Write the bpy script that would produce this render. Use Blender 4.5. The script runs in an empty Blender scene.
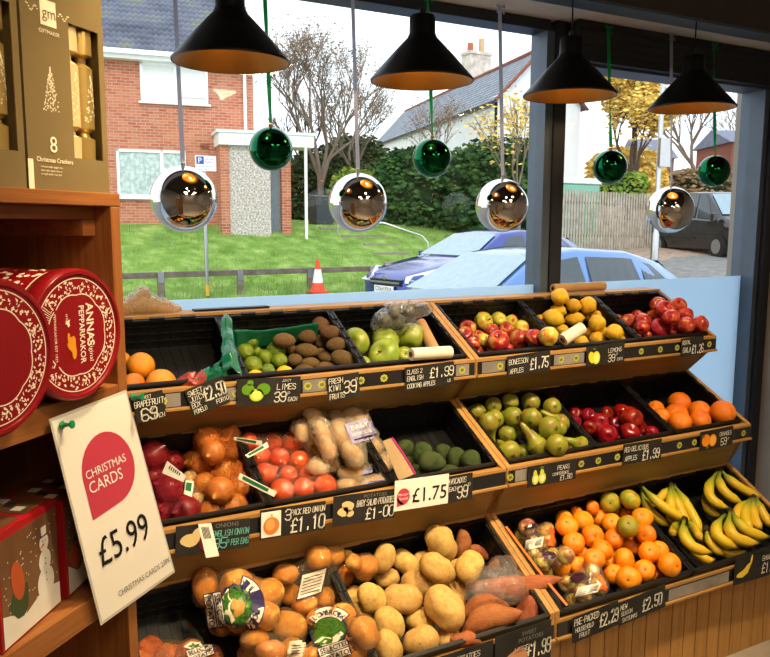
WORLD, SUN, PANEL, EXPO = 2.0, 1.3, 15, 0.15
SPOTS = [(.55, .95, .55, 1.75, .7, 170, 'ceiling spotlight aimed at the left produce'), (1.35, .95, 1.25, 1.85, .8, 170, 'ceiling spotlight aimed at the middle produce'), (2.15, .95, 2.0, 1.9, .8, 170, 'ceiling spotlight aimed at the right produce'), (.75, .35, .2, 1.3, 1.2, 62, 'ceiling spotlight aimed at the shelf unit')]
import bpy, bmesh, math, random
from math import sin, cos, pi, radians, sqrt, atan2, exp
from mathutils import Vector, Matrix, Euler, noise
from mathutils.bvhtree import BVHTree
random.seed(7)
SC = bpy.context.scene
COL = SC.collection
V = Vector
# ------------------------------------------------------------------ camera model
FPX, YAW, PIT, ROLL, CAMZ = 766.6, .4955, .1342, .003, 1.553
CF = V((sin(YAW)*cos(PIT), cos(YAW)*cos(PIT), -sin(PIT)))
_r = V((cos(YAW), -sin(YAW), 0)); _u = _r.cross(CF)
CR = _r*cos(ROLL) + _u*sin(ROLL)
CU = -_r*sin(ROLL) + _u*cos(ROLL)
CP = V((0, 0, CAMZ))
def ray(px, py): return CF + CR*((px-385)/FPX) - CU*((py-328.5)/FPX)
def onY(px, py, Y):
    r = ray(px, py); return CP + r*(Y/r.y)
def onZ(px, py, Z):
    r = ray(px, py); return CP + r*((Z-CAMZ)/r.z)
def onP(px, py, P, n):
    r = ray(px, py); return CP + r*((P-CP).dot(n)/r.dot(n))
def onD(px, py, D): return CP + ray(px, py)*D
cam = bpy.data.cameras.new('camera'); camo = bpy.data.objects.new('camera', cam); COL.objects.link(camo)
cam.sensor_width = 36; cam.lens = 36*FPX/770; cam.clip_start = .02; cam.clip_end = 400
m = Matrix((CR, CU, -CF)).transposed().to_4x4(); m.translation = CP; camo.matrix_world = m
SC.camera = camo
# ------------------------------------------------------------------ materials
MATS = {}
def lin(c):
    if isinstance(c, str):
        c = [int(c[i:i+2], 16)/255 for i in (0, 2, 4)]
        c = [x/12.92 if x <= .04045 else ((x+.055)/1.055)**2.4 for x in c]
    return (c[0], c[1], c[2], 1)
class NT:
    def __init__(s, name):
        s.m = bpy.data.materials.new(name); s.m.use_nodes = True
        s.t = s.m.node_tree; s.N = s.t.nodes; s.L = s.t.links
        s.b = s.N['Principled BSDF']; s.out = s.N['Material Output']
    def n(s, typ, **kw):
        x = s.N.new('ShaderNode'+typ)
        for k, v in kw.items():
            if hasattr(x, k) and k not in ('Scale',): 
                try: setattr(x, k, v); continue
                except Exception: pass
            x.inputs[k].default_value = v
        return x
    def l(s, a, b): s.L.new(a, b)
    def ramp(s, src, stops, interp='LINEAR'):
        r = s.N.new('ShaderNodeValToRGB'); r.color_ramp.interpolation = interp
        e = r.color_ramp.elements
        while len(e) < len(stops): e.new(.5)
        for i, (p, c) in enumerate(stops): e[i].position = p; e[i].color = lin(c)
        s.l(src, r.inputs[0]); return r.outputs[0]
    def coord(s, sc=(1, 1, 1), kind='Object', rnd=True):
        tc = s.N.new('ShaderNodeTexCoord'); mp = s.N.new('ShaderNodeMapping')
        s.l(tc.outputs[kind], mp.inputs[0]); mp.inputs['Scale'].default_value = sc
        if rnd:
            oi = s.N.new('ShaderNodeObjectInfo'); mu = s.N.new('ShaderNodeMath'); mu.operation = 'MULTIPLY'; mu.inputs[1].default_value = 37.0
            s.l(oi.outputs['Random'], mu.inputs[0]); cx = s.N.new('ShaderNodeCombineXYZ'); s.l(mu.outputs[0], cx.inputs[0]); s.l(mu.outputs[0], cx.inputs[2])
            s.l(cx.outputs[0], mp.inputs['Location'])
        return mp.outputs[0]
    def noise(s, vec, scale, detail=3, rough=.55):
        x = s.N.new('ShaderNodeTexNoise'); x.inputs['Scale'].default_value = scale; x.inputs['Detail'].default_value = detail; x.inputs['Roughness'].default_value = rough
        s.l(vec, x.inputs['Vector']); return x.outputs['Fac']
    def bump(s, h, st=.3, dist=.01):
        x = s.N.new('ShaderNodeBump'); x.inputs['Strength'].default_value = st; x.inputs['Distance'].default_value = dist
        s.l(h, x.inputs['Height']); s.l(x.outputs[0], s.b.inputs['Normal'])
    def mix(s, fac, a, b, mode='MIX'):
        x = s.N.new('ShaderNodeMix'); x.data_type = 'RGBA'; x.blend_type = mode
        for i, v in ((0, fac), (6, a), (7, b)):
            if hasattr(v, 'is_linked') or hasattr(v, 'links'): s.l(v, x.inputs[i])
            else: x.inputs[i].default_value = v if i == 0 else lin(v)
        return x.outputs[2]
    def hsvrand(s, col, dh=.02, dv=.3):
        oi = s.N.new('ShaderNodeObjectInfo'); h = s.N.new('ShaderNodeHueSaturation')
        mr = s.N.new('ShaderNodeMapRange'); mr.inputs[3].default_value = .5-dh; mr.inputs[4].default_value = .5+dh; s.l(oi.outputs['Random'], mr.inputs[0])
        m2 = s.N.new('ShaderNodeMath'); m2.operation = 'MULTIPLY'; m2.inputs[1].default_value = 7.31; s.l(oi.outputs['Random'], m2.inputs[0])
        m3 = s.N.new('ShaderNodeMath'); m3.operation = 'FRACT'; s.l(m2.outputs[0], m3.inputs[0])
        m4 = s.N.new('ShaderNodeMapRange'); m4.inputs[3].default_value = 1-dv/2; m4.inputs[4].default_value = 1+dv/2; s.l(m3.outputs[0], m4.inputs[0])
        s.l(mr.outputs[0], h.inputs['Hue']); s.l(m4.outputs[0], h.inputs['Value']); s.l(col, h.inputs['Color']); return h.outputs[0]
    def fin(s, col=None, rough=.5, metal=0, spec=.5):
        if col is not None:
            if hasattr(col, 'links'): s.l(col, s.b.inputs['Base Color'])
            else: s.b.inputs['Base Color'].default_value = lin(col)
        s.b.inputs['Roughness'].default_value = rough; s.b.inputs['Metallic'].default_value = metal
        s.b.inputs['Specular IOR Level'].default_value = spec
        return s.m
def flat(name, c, rough=.6, metal=0, spec=.4, var=.12, sc=12):
    t = NT(name); v = t.coord((1, 1, 1)); n = t.noise(v, sc, 3)
    c0 = lin(c); a = [x*(1-var) for x in c0[:3]]; b = [min(1, x*(1+var)) for x in c0[:3]]
    return t.fin(t.ramp(n, [(.3, a), (.7, b)]), rough, metal, spec)
def mottled(name, stops, sc=20, stretch=(1, 1, 1), rough=.4, spec=.5, bump=0, bsc=200, dh=.015, dv=.25, detail=4, bdist=.002):
    t = NT(name); v = t.coord(stretch); n = t.noise(v, sc, detail)
    c = t.hsvrand(t.ramp(n, stops), dh, dv)
    if bump: t.bump(t.noise(v, bsc, 2), bump, bdist)
    return t.fin(c, rough, 0, spec)
M = {}
def wood(name, a, b, c, axis=0, sc=1.0, rough=.45, spec=.35):
    t = NT(name); st = [9*sc]*3; st[axis] = .7*sc
    v = t.coord(tuple(st), rnd=True); n = t.noise(v, 2.2, 6, .65)
    st2 = [120*sc]*3; st2[axis] = 4*sc
    v2 = t.coord(tuple(st2)); n2 = t.noise(v2, 1.0, 3, .7)
    col = t.mix(.35, t.ramp(n, [(.3, a), (.5, b), (.72, c)]), t.ramp(n2, [(.35, a), (.65, c)]))
    t.bump(n2, .12, .001)
    return t.fin(col, rough, 0, spec)
M['oak'] = wood('oak', '8c622f', 'a97b41', 'bd9052', 0)
M['oak_y'] = wood('oak along depth', '8c622f', 'a97b41', 'bd9052', 1)
M['oak_z'] = wood('oak upright', '8f632f', 'aa7a40', 'bb8d4f', 2)
M['unit'] = wood('stained wood', '6b3a18', '8c5428', 'a56a36', 0, 1.2)
M['unit_z'] = wood('stained wood upright', '6b3a18', '8c5428', 'a56a36', 2, 1.2)
M['riser'] = wood('riser laminate', '8a6d3c', '9a7a44', 'a6854c', 0, .6)
M['black_plastic'] = flat('black plastic', '0d0d0e', .42, 0, .4, .2)
M['crate'] = mottled('crate plastic', [(.3, '0a0a0b'), (.7, '141415')], 8, rough=.42, spec=.4)
M['slate'] = mottled('chalkboard', [(.3, '211f1d'), (.7, '302d2a')], 14, rough=.8, spec=.2, dv=.2, dh=0)
M['strip'] = mottled('price strip black', [(.3, '1b1a1b'), (.7, '2a2829')], 6, rough=.22, spec=.6, dh=0)
M['lstrip'] = mottled('price strip clear insert', [(.3, '77706a'), (.7, '9b948b')], 8, rough=.2, spec=.6, dh=0)
M['chalk'] = flat('white chalk', 'e9e4d6', .9, 0, .1, .06, 60)
M['teal_chalk'] = flat('teal chalk', '6fc0b0', .9, 0, .1, .06, 60)
M['print_black'] = flat('black print', '151515', .7, 0, .2)
M['print_grey'] = flat('grey print', '77736d', .7, 0, .2)
M['white_print'] = flat('white print', 'f2efe8', .6, 0, .3, .03)
M['emblem'] = flat('emblem print', 'b9b545', .6, 0, .3)
M['emblem2'] = flat('emblem centre print', '6b7434', .6, 0, .3)
M['card'] = flat('laminated white card', 'f0e9dc', .25, 0, .5, .03, 5)
M['clearedge'] = flat('laminate border', 'c9c2b6', .2, 0, .5, .05)
M['coral'] = flat('coral red print', 'c23e52', .35, 0, .4, .04)
M['pin'] = flat('green push pin plastic', '0f7a4a', .3, 0, .5)
M['metal'] = flat('brushed steel', 'b8b8b8', .3, 1, .5, .05)
M['darkmetal'] = flat('dark frame metal', '2b2f36', .45, .2, .5, .08)
M['bluemetal'] = flat('blue grey frame metal', '566372', .45, .2, .5, .08)
M['white'] = flat('white paint', 'e6e6e2', .6, 0, .3, .04)
M['upvc'] = flat('white plastic window frame', 'f0f0ee', .4, 0, .4, .02)
# ------------------------------------------------------------------ mesh builder
class MB:
    def __init__(s): s.v = []; s.f = []; s.mi = []
    def add(s, vs, fs, mi=0, M4=None):
        o = len(s.v)
        for p in vs:
            p = V(p); s.v.append(M4 @ p if M4 is not None else p)
        for f in fs: s.f.append([o+i for i in f]); s.mi.append(mi)
        return s
    def box(s, a, b, mi=0, M4=None):
        x0, y0, z0 = a; x1, y1, z1 = b
        return s.add([(x0,y0,z0),(x1,y0,z0),(x1,y1,z0),(x0,y1,z0),(x0,y0,z1),(x1,y0,z1),(x1,y1,z1),(x0,y1,z1)],
                     [(0,3,2,1),(4,5,6,7),(0,1,5,4),(1,2,6,5),(2,3,7,6),(3,0,4,7)], mi, M4)
    def prism(s, pts, d, mi=0, M4=None):      # pts: planar 3-D outline, d: extrusion vector
        n = len(pts); d = V(d); vs = [V(p) for p in pts] + [V(p)+d for p in pts]
        return s.add(vs, [list(range(n))[::-1], list(range(n, 2*n))] + [(i, (i+1) % n, n+(i+1) % n, n+i) for i in range(n)], mi, M4)
    def lathe(s, prof, seg=24, mi=0, M4=None, wob=None, cap=True):
        vs = []; fs = []
        for j, (r, z) in enumerate(prof):
            for i in range(seg):
                a = 2*pi*i/seg; rr = r*(wob(a, j/(len(prof)-1)) if wob else 1)
                vs.append((rr*cos(a), rr*sin(a), z))
        for j in range(len(prof)-1):
            for i in range(seg):
                k = (i+1) % seg; fs.append((j*seg+i, j*seg+k, (j+1)*seg+k, (j+1)*seg+i))
        if cap and prof[0][0] > 1e-5: fs.append(list(range(seg))[::-1])
        if cap and prof[-1][0] > 1e-5: fs.append([(len(prof)-1)*seg+i for i in range(seg)])
        return s.add(vs, fs, mi, M4)
    def tube(s, pts, rad, seg=8, mi=0, cap=True, M4=None):
        pts = [V(p) for p in pts]; n = len(pts); R = rad if isinstance(rad, (list, tuple)) else [rad]*n
        vs = []; fs = []; up = V((0, 0, 1)); px = None
        for i, p in enumerate(pts):
            d = (pts[min(i+1, n-1)] - pts[max(i-1, 0)]).normalized()
            if px is None:
                px = d.cross(up if abs(d.z) < .9 else V((1, 0, 0))).normalized()
            else: px = (px - d*px.dot(d)).normalized()
            py = d.cross(px)
            for k in range(seg):
                a = 2*pi*k/seg; vs.append(p + px*(R[i]*cos(a)) + py*(R[i]*sin(a)))
        for i in range(n-1):
            for k in range(seg):
                q = (k+1) % seg; fs.append((i*seg+k, i*seg+q, (i+1)*seg+q, (i+1)*seg+k))
        if cap: fs.append(list(range(seg))[::-1]); fs.append([(n-1)*seg+k for k in range(seg)])
        return s.add(vs, fs, mi, M4)
    def mesh(s, name, mats, smooth=False):
        me = bpy.data.meshes.new(name); me.from_pydata([tuple(p) for p in s.v], [], s.f); 
        for m_ in (mats if isinstance(mats, (list, tuple)) else [mats]): me.materials.append(m_)
        me.polygons.foreach_set('material_index', s.mi)
        if smooth: me.polygons.foreach_set('use_smooth', [True]*len(s.f))
        me.update()
        if smooth:
            try: me.set_sharp_from_angle(angle=radians(40))
            except Exception: pass
        return me
    def build(s, name, mats, parent=None, smooth=False, bevel=0, bev_seg=2):
        me = s.mesh(name, mats, smooth); o = bpy.data.objects.new(name, me); COL.objects.link(o)
        if parent is not None: o.parent = parent
        if bevel:
            b = o.modifiers.new('bevel', 'BEVEL'); b.width = bevel; b.segments = bev_seg; b.limit_method = 'ANGLE'
        return o
def tag(o, label=None, cat=None, group=None, kind=None):
    if label: o['label'] = label
    if cat: o['category'] = cat
    if group: o['group'] = group
    if kind: o['kind'] = kind
    return o
def empty(name, loc=(0, 0, 0), label=None, cat=None, group=None, rz=0, mat=None):
    o = bpy.data.objects.new(name, None); COL.objects.link(o); o.empty_display_size = .05
    if mat is not None: o.matrix_world = mat
    else: o.location = loc; o.rotation_euler = (0, 0, rz)
    return tag(o, label, cat, group)
def copy_tree(o, parent=None):
    c = o.copy(); COL.objects.link(c)
    if parent is not None: c.parent = parent
    for ch in o.children: copy_tree(ch, c)
    return c
def struct(name, mb, mats, **k): return tag(mb.build(name, mats, **k), kind='structure')
def frame(o, x, y, z):          # matrix from origin and axes
    m_ = Matrix((V(x), V(y), V(z))).transposed().to_4x4(); m_.translation = V(o); return m_
def basis(zax, spin=0):
    z = V(zax).normalized(); a = V((0, 0, 1)) if abs(z.z) < .9 else V((1, 0, 0))
    x = a.cross(z).normalized(); y = z.cross(x)
    return x*cos(spin)+y*sin(spin), -x*sin(spin)+y*cos(spin), z
# ------------------------------------------------------------------ lettering
G = {'A':'002640 1333','B':'00063645443303 3342413000','C':'4536160501103041','D':'00062644422000','E':'46060040 0333','F':'460600 0333',
'G':'45361605011030414323','H':'0600 4640 0343','I':'2620','J':'4641301001','K':'0600 460340','L':'060040','M':'0006234640','N':'00064046',
'O':'160501103041453616','P':'00063645443303','Q':'160501103041453616 2240','R':'00063645443303 2340','S':'453616050413334241301001','T':'0646 2620',
'U':'060110304146','V':'062046','W':'0610243046','X':'0046 0640','Y':'062346 2320','Z':'06460040','0':'160501103041453616','1':'152620',
'2':'05163645440040','3':'05163645443313 334241301001','4':'30360242','5':'46060333424130 301001','6':'453616050110304142331302','7':'064610',
'8':'1304051636454433130201103041 42413342','9':'4313040516364541301001','£':'4536261511 110040 0333','.':'2021','-':'1333','/':'0046',':':'2122 2425','&':'40041526340010 1042'}
def chalk(mb, s, x, y, h, w=None, slant=.08, lw=.11, jit=.25, mi=0, yo=0, off=.0012):
    """strokes in the local X-Z plane (front = -Y)"""
    k = h/6; cw = (w if w else h*.62)
    if getattr(mb, 'lim', 0): cw = min(cw, (mb.lim*.985-x)/max(1, len(s)-.3*s.count(' ')-.12))
    rng = random.Random(hash(s) % 1 + len(s)*13 + int(x*1e4))
    for i, ch in enumerate(s):
        if ch == ' ': x += cw*.7; continue
        dy = rng.uniform(-.5, .5)*jit*k
        for st in G.get(ch, '').split():
            pts = [(int(st[j]), int(st[j+1])) for j in range(0, len(st)-1, 2)]
            P = [V((x+(a+rng.uniform(-jit, jit)*.5)*cw*.2 + slant*b*k, 0, y+(b+rng.uniform(-jit, jit)*.5)*k+dy)) for a, b in pts]
            for a, b in zip(P, P[1:]):
                d = (b-a); 
                if d.length < 1e-6: continue
                d.normalize(); n = V((-d.z, 0, d.x))*(h*lw/2); e = d*(h*lw/2)
                mb.add([a-n-e+V((0,yo-off,0)), b-n+e+V((0,yo-off,0)), b+n+e+V((0,yo-off,0)), a+n-e+V((0,yo-off,0))], [(0, 1, 2, 3)], mi)
        x += cw
    return x
def text_mb(mb, s, x, z, size, mi=0, align='LEFT', bold=0, yo=0, off=.0012, M4=None, sx=1):
    cu = bpy.data.curves.new('t', 'FONT'); cu.body = s; cu.size = size; cu.align_x = align; cu.resolution_u = 3; cu.offset = bold
    ob = bpy.data.objects.new('t', cu); COL.objects.link(ob)
    dg = bpy.context.evaluated_depsgraph_get(); me = bpy.data.meshes.new_from_object(ob.evaluated_get(dg))
    T = Matrix(((sx,0,0,x),(0,0,-1,yo-off),(0,1,0,z),(0,0,0,1)))
    vs = [T @ v.co for v in me.vertices]; fs = [list(p.vertices) for p in me.polygons]
    mb.add(vs, fs, mi, M4)
    bpy.data.objects.remove(ob); bpy.data.curves.remove(cu); bpy.data.meshes.remove(me)
def blob2d(mb, cx, cz, rx, rz, mi=0, n=16, rot=0, off=.0012, wob=0, seed=0):
    rng = random.Random(seed); ph = rng.uniform(0, 6)
    vs = [];c, s_ = cos(rot), sin(rot)
    for i in range(n):
        a = 2*pi*i/n; k = 1+wob*sin(3*a+ph)+wob*.6*sin(5*a+2*ph); x = rx*k*cos(a); z = rz*k*sin(a)
        vs.append((cx+x*c-z*s_, -off, cz+x*s_+z*c))
    mb.add(vs, [list(range(n))], mi)
# ================================================================== ROOM SHELL
M['floor'] = mottled('floor vinyl', [(.3, '8d8276'), (.7, 'a39788')], 4, rough=.5, dh=0)
M['ceil'] = flat('ceiling paint', '4a4540', .8)
M['wallp'] = flat('dark wall paint', 'a0968b', .7, 0, .3, .05, 3)
M['beam'] = flat('dark beam board', '4a4340', .6, 0, .3, .1, 6)
M['soffit'] = flat('pale soffit board', 'e2ded8', .7, 0, .2, .04)
M['blind'] = flat('dark roller blind', '26282b', .55, 0, .35, .08)
struct('floor', MB().box((-1.5, -2.6, -.1), (3.6, 2.5, 0)), M['floor'])
struct('ceiling', MB().box((-1.5, -2.6, 2.75), (3.6, 2.3, 2.85)), M['ceil'])
struct('wall_left', MB().box((-1.6, -2.6, 0), (-1.5, 2.7, 2.8)), M['wallp'])
struct('wall_right', MB().box((3.5, -2.6, 0), (3.6, 2.7, 2.8)), M['wallp'])
struct('wall_back', MB().box((-1.6, -2.7, 0), (3.6, -2.6, 2.8)), M['wallp'])
struct('wall_window', MB().box((-1.5, 2.5, -.3), (3.5, 2.62, .1)), M['wallp'])
struct('trim_1', MB().box((-1.5, 2.2, 2.363), (3.5, 2.285, 2.75)), M['beam'])
struct('trim_2', MB().box((-1.5, 2.19, 2.352), (3.5, 2.285, 2.363)), M['bluemetal'])
struct('trim_3', MB().box((-1.5, 2.286, 2.368), (3.5, 2.62, 2.45)), M['soffit'])
# glass
t = NT('window glass'); t.N.remove(t.b)
g = t.n('BsdfGlossy'); g.inputs['Roughness'].default_value = .0; tr = t.n('BsdfTransparent'); tr.inputs[0].default_value = (.97, .985, .98, 1)
lw_ = t.n('LayerWeight'); lw_.inputs[0].default_value = .5; pw = t.n('Math', operation='POWER'); pw.inputs[1].default_value = 4.0; t.l(lw_.outputs['Facing'], pw.inputs[0]); ma = t.n('Math', operation='MULTIPLY_ADD'); ma.inputs[1].default_value = .5; ma.inputs[2].default_value = .03; t.l(pw.outputs[0], ma.inputs[0]); mx = t.n('MixShader'); t.l(ma.outputs[0], mx.inputs[0]); t.l(tr.outputs[0], mx.inputs[1]); t.l(g.outputs[0], mx.inputs[2]); t.l(mx.outputs[0], t.out.inputs[0])
M['glass'] = t.m
t = NT('frosted film'); t.N.remove(t.b)
tl = t.n('BsdfTranslucent'); tl.inputs[0].default_value = (.74, .88, 1, 1); df = t.n('BsdfDiffuse'); df.inputs[0].default_value = (.55, .7, .85, 1)
mx = t.n('MixShader'); mx.inputs[0].default_value = .15; t.l(tl.outputs[0], mx.inputs[1]); t.l(df.outputs[0], mx.inputs[2])
tr = t.n('BsdfTransparent'); tr.inputs[0].default_value = (.8, .9, 1, 1); m2 = t.n('MixShader'); m2.inputs[0].default_value = .06; t.l(mx.outputs[0], m2.inputs[1]); t.l(tr.outputs[0], m2.inputs[2]); t.l(m2.outputs[0], t.out.inputs[0])
M['film'] = t.m
def window(n, x0, x1, ztop, bars):
    f = MB()
    for a, b in bars: f.box(a, b)
    fo = struct('window_%d' % n, f, M['darkmetal'])
    MB().box((x0, 2.548, .1), (x1, 2.554, ztop)).build('glass', M['glass'], fo)
    MB().box((x0, 2.541, .1), (x1, 2.545, 1.306)).build('frosted_film', M['film'], fo)
    return fo
w1 = window(1, -1.5, 2.10, 2.33, [((-1.5, 2.5, 2.325), (2.10, 2.6, 2.366)), ((-1.5, 2.5, .06), (2.1, 2.6, .1)), ((2.125, 2.49, .1), (2.185, 2.6, 2.366))])
MB().box((2.085, 2.50, .1), (2.124, 2.6, 2.325)).build('mullion', M['bluemetal'], w1)
w2 = window(2, 2.19, 3.43, 2.21, [((2.186, 2.5, 2.225), (3.43, 2.6, 2.366)), ((2.186, 2.5, .06), (3.43, 2.6, .1)), ((3.44, 2.45, .1), (3.5, 2.62, 2.366))])
MB().box((3.405, 2.47, .1), (3.438, 2.6, 2.2)).build('frame_edge', M['bluemetal'], w2)
MB().box((2.186, 2.47, 2.2), (3.43, 2.6, 2.224)).build('head_rail', M['bluemetal'], w2)
bl = MB(); bl.box((2.186, 2.43, 2.21), (3.5, 2.465, 2.366))
for i in range(1, 5): bl.box((2.186, 2.427, 2.21+i*.031), (3.5, 2.4302, 2.212+i*.031))
tag(bl.build('roller_blind', M['blind']), 'dark rolled up blind box across the top of the right window', 'blind')
# ================================================================== DISPLAY STAND
TI = [(2.09, 1.107, .300, .164), (1.907, .781, .311, .163), (1.656, .419, .336, .181)]
def tframe(k, x0=0):
    Y, Z, dy, dz = TI[k]; L = sqrt(dy*dy+dz*dz); s = V((0, dy/L, dz/L)); n = V((0, -dz/L, dy/L))
    return V((x0, Y, Z)), s, n, L
def boards(mb, x0, x1, y, z0, z1, w=.062):
    x = x0
    while x < x1-.01:
        mb.box((x+.002, y, z0), (min(x+w, x1)-.002, y+.016, z1)); x += w
    mb.box((x0, y+.012, z0), (x1, y+.014, z1))
def make_stand(x0, x1, label, light_ends):
    root = empty('produce_stand', ((x0+x1)/2, 2.0, 0), label, 'display stand', None)
    off = V((-(x0+x1)/2, -2.0, 0)); T = Matrix.Translation(off)
    t_ = .018
    for xs in (x0, x1-t_):
        mb = MB(); Y3, Z3, dy3, dz3 = TI[2]
        prof = [(1.705, 0), (1.705, Z3-.07), (Y3, Z3-.08), (Y3, Z3-.012), (Y3+dy3, Z3+dz3), (TI[1][0]+.02, TI[1][1]-.06), (TI[1][0], TI[1][1]-.055), (TI[1][0], TI[1][1]),
                (TI[1][0]+TI[1][2], TI[1][1]+TI[1][3]), (TI[0][0]+.02, TI[0][1]-.06), (TI[0][0], TI[0][1]-.055), (TI[0][0], TI[0][1]), (TI[0][0]+TI[0][2], TI[0][1]+TI[0][3]), (2.42, TI[0][1]+TI[0][3]), (2.42, 0)]
        # split in convex-ish quads from the back edge
        for (a, b) in zip(prof[:-2], prof[1:-1]):
            if a == b: continue
            quad = [(xs, a[0], a[1]), (xs, b[0], b[1]), (xs, 2.42, b[1]), (xs, 2.42, a[1])]
            if abs(a[1]-b[1]) > 1e-4 and a[1] < b[1]: mb.prism(quad, (t_, 0, 0), 0, T)
        # overhang wedges where the outline steps back outwards
        for k in (1, 0):
            Y, Z, dy, dz = TI[k]; Yn, Zn, dyn, dzn = TI[k+1]
            mb.prism([(xs, Yn+dyn, Zn+dzn), (xs, 2.42, Zn+dzn), (xs, 2.42, Z-.06), (xs, Y+.02, Z-.06)], (t_, 0, 0), 0, T)
        mb.build('side_panel', M['oak_y'], root, bevel=.0012)
    xa, xb = x0+t_, x1-t_
    for k in range(3):
        Y, Z, dy, dz = TI[k]; top = Z if k < 2 else Z-.040
        r = MB().box((x0, Y-.001, top-.056), (x1, Y+.024 if k < 2 else Y+.018, top+(.0 if k < 2 else 0)), 0, T)
        r.box((x0+.002, Y-.012, top-.062), (x1-.002, Y+.004, top-.053), 0, T)
        rail = r.build('front_rail', M['oak'], root, bevel=.0015)
        s_ = MB().box((x0+.006, Y-.0055, top-.0525), (x1-.006, Y-.0008, top-.010), 0, T).build('price_strip', M['strip'], rail)
        b = MB(); yb, zb = Y+dy, Z+dz
        if k == 0: b.box((x0, yb+.001, zb-.014), (x1, 2.49, zb+.006), 0, T).box((x0, 2.46, 0), (x1, 2.48, zb-.014), 0, T)
        else: b.box((x0, yb+.001, zb-.012), (x1, yb+.014, zb), 0, T)
        b.build('back_rail', M['oak'], root, bevel=.0015)
        if k < 2:
            Yn, Zn, dyn, dzn = TI[k+1]
            p = MB().prism([(xa, Yn+dyn, Zn+dzn), (xa, Yn+dyn+.012, Zn+dzn), (xa, Y+.030, Z-.056), (xa, Y+.018, Z-.056)], (xb-xa, 0, 0), 0, T)
            p.build('riser_panel', M['riser'], root)
    pl = MB(); boards(pl, x0+.002, x1-.002, 1.70, .0, TI[2][1]-.098)
    for i in range(len(pl.v)): pl.v[i] = T @ pl.v[i]
    pl.build('plinth_boarding', M['oak_z'], root, bevel=.0015)
    return root
XS, XE, XL = 1.4765, 2.673, .277
stR = make_stand(XS+.001, XE, 'right-hand three tier oak produce stand, from bonanza apples down to bananas', True)
stR['label'] = 'right oak produce stand with gala apples on top and satsumas below'
stL = make_stand(XL, XS-.001, 'left oak produce stand with kiwi fruit on top and potatoes below', False)
# emblems printed on the price strips + clear insert pieces
def emblem(mb, x, z, r=.014):
    for a in range(8):
        blob2d(mb, x+r*.62*cos(a*pi/4), z+r*.62*sin(a*pi/4)*.9, r*.36, r*.3, 0, 8, a*pi/4)
    blob2d(mb, x, z, r*.5, r*.4, 1, 10, 0, off=.0016)
def strip_emblems(stand, k, pxs):
    Y, Z, dy, dz = TI[k]; top = Z if k < 2 else Z-.040
    mb = MB()
    for p in pxs:
        X = onP(p, 300, V((0, Y-.0055, 0)), V((0, -1, 0))).x
        # iterate for height
        z = top-.031; q = None
        for _ in range(1): pass
        emblem(mb, X, z)
    T = Matrix.Translation(V((0, Y-.0055, 0))-stand.location)
    mb.v = [T @ V(v) for v in mb.v]
    rail = [c for c in stand.children if c.name.startswith('front_rail')][k]
    mb.build('emblem', [M['emblem'], M['emblem2']], rail)
def xat(px, k, zz=None):   # X on tier front for pixel column near rail height
    Y, Z = TI[k][0], TI[k][1]-.03
    py = 300
    for _ in range(4):
        P = onY(px, py, Y); d = (P-CP).dot(CF); py += (P.z-Z)*FPX/d
    return onY(px, py, Y).x
def strip_marks(stand, k, emb, clear):
    Y, Z = TI[k][:2]; top = Z if k < 2 else Z-.040
    rail = [c for c in stand.children if c.name.startswith('front_rail')]; rail.sort(key=lambda o: -max(v.co.z for v in o.data.vertices)); rail = rail[k]
    T = Matrix.Translation(V((0, Y-.0056, 0))-stand.location)
    for p in emb:
        mb = MB(); emblem(mb, xat(p, k), top-.031); mb.v = [T @ V(v) for v in mb.v]; mb.build('emblem', [M['emblem'], M['emblem2']], rail)
    for a, b in clear:
        c = MB(); c.box((xat(a, k), -.0008, top-.050), (xat(b, k), 0, top-.0125))
        c.v = [T @ V(v) for v in c.v]; tag(c.build('clear_insert', M['lstrip'], rail), 'clear grey plastic ticket insert')
strip_marks(stR, 0, [499, 560, 575, 640, 659, 676, 708], [(481, 504), (553, 583)])
strip_marks(stL, 0, [162, 236, 307, 321, 360, 383, 461], [(455, 468), (302, 326), (165, 180), (207, 235)])
strip_marks(stR, 1, [509, 580, 597, 616, 678, 693, 742], [(514, 526)])
strip_marks(stL, 1, [], [])
strip_marks(stR, 2, [], [(668, 728)])
strip_marks(stL, 2, [], [])
# crates
def make_crate(w, L, D):
    mb = MB(); t_ = .005
    mb.box((0, 0, -D), (w, L, -D+t_))
    for x in (0, w-t_): mb.box((x, 0, -D), (x+t_, L, 0))
    for y in (0, L-t_): mb.box((0, y, -D), (w, y+t_, 0))
    fl = .011
    mb.box((-.001, -.001, -.009), (fl, L+.001, 0)).box((w-fl, -.001, -.009), (w+.001, L+.001, 0)).box((0, -.001, -.009), (w, fl, 0)).box((0, L-fl, -.009), (w, L+.001, 0))
    for i in range(1, 4):
        z = -D*i/4
        mb.box((t_, L-t_-.003, z), (w-t_, L-t_, z+.006)); mb.box((t_, t_, z), (t_+.003, L-t_, z+.006)); mb.box((w-t_-.003, t_, z), (w-t_, L-t_, z+.006))
    n = int(w/.032)
    for i in range(1, n): mb.box((w*i/n-.002, L-t_-.003, -D), (w*i/n+.002, L-t_, -.01))
    n = int(L/.03)
    for i in range(1, n):
        mb.box((t_, L*i/n-.002, -D), (t_+.003, L*i/n+.002, -.01)); mb.box((w-t_-.003, L*i/n-.002, -D), (w-t_, L*i/n+.002, -.01))
    for i in range(1, int(w/.03)): mb.box((i*.03, .01, -D+t_), (i*.03+.003, L-.01, -D+t_+.003))
    # raised wavy grips along the side and back rims
    for x in (.0, w-.008):
        for i in range(5):
            y = L*(.12+.17*i); mb.box((x, y, 0), (x+.008, y+L*.09, .004))
    for i in range(3): mb.box((w*(.2+.25*i), L-.008, 0), (w*(.2+.25*i)+w*.12, L, .005))
    return mb.mesh('plastic_crate', M['crate'])
CD = .115
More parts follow.
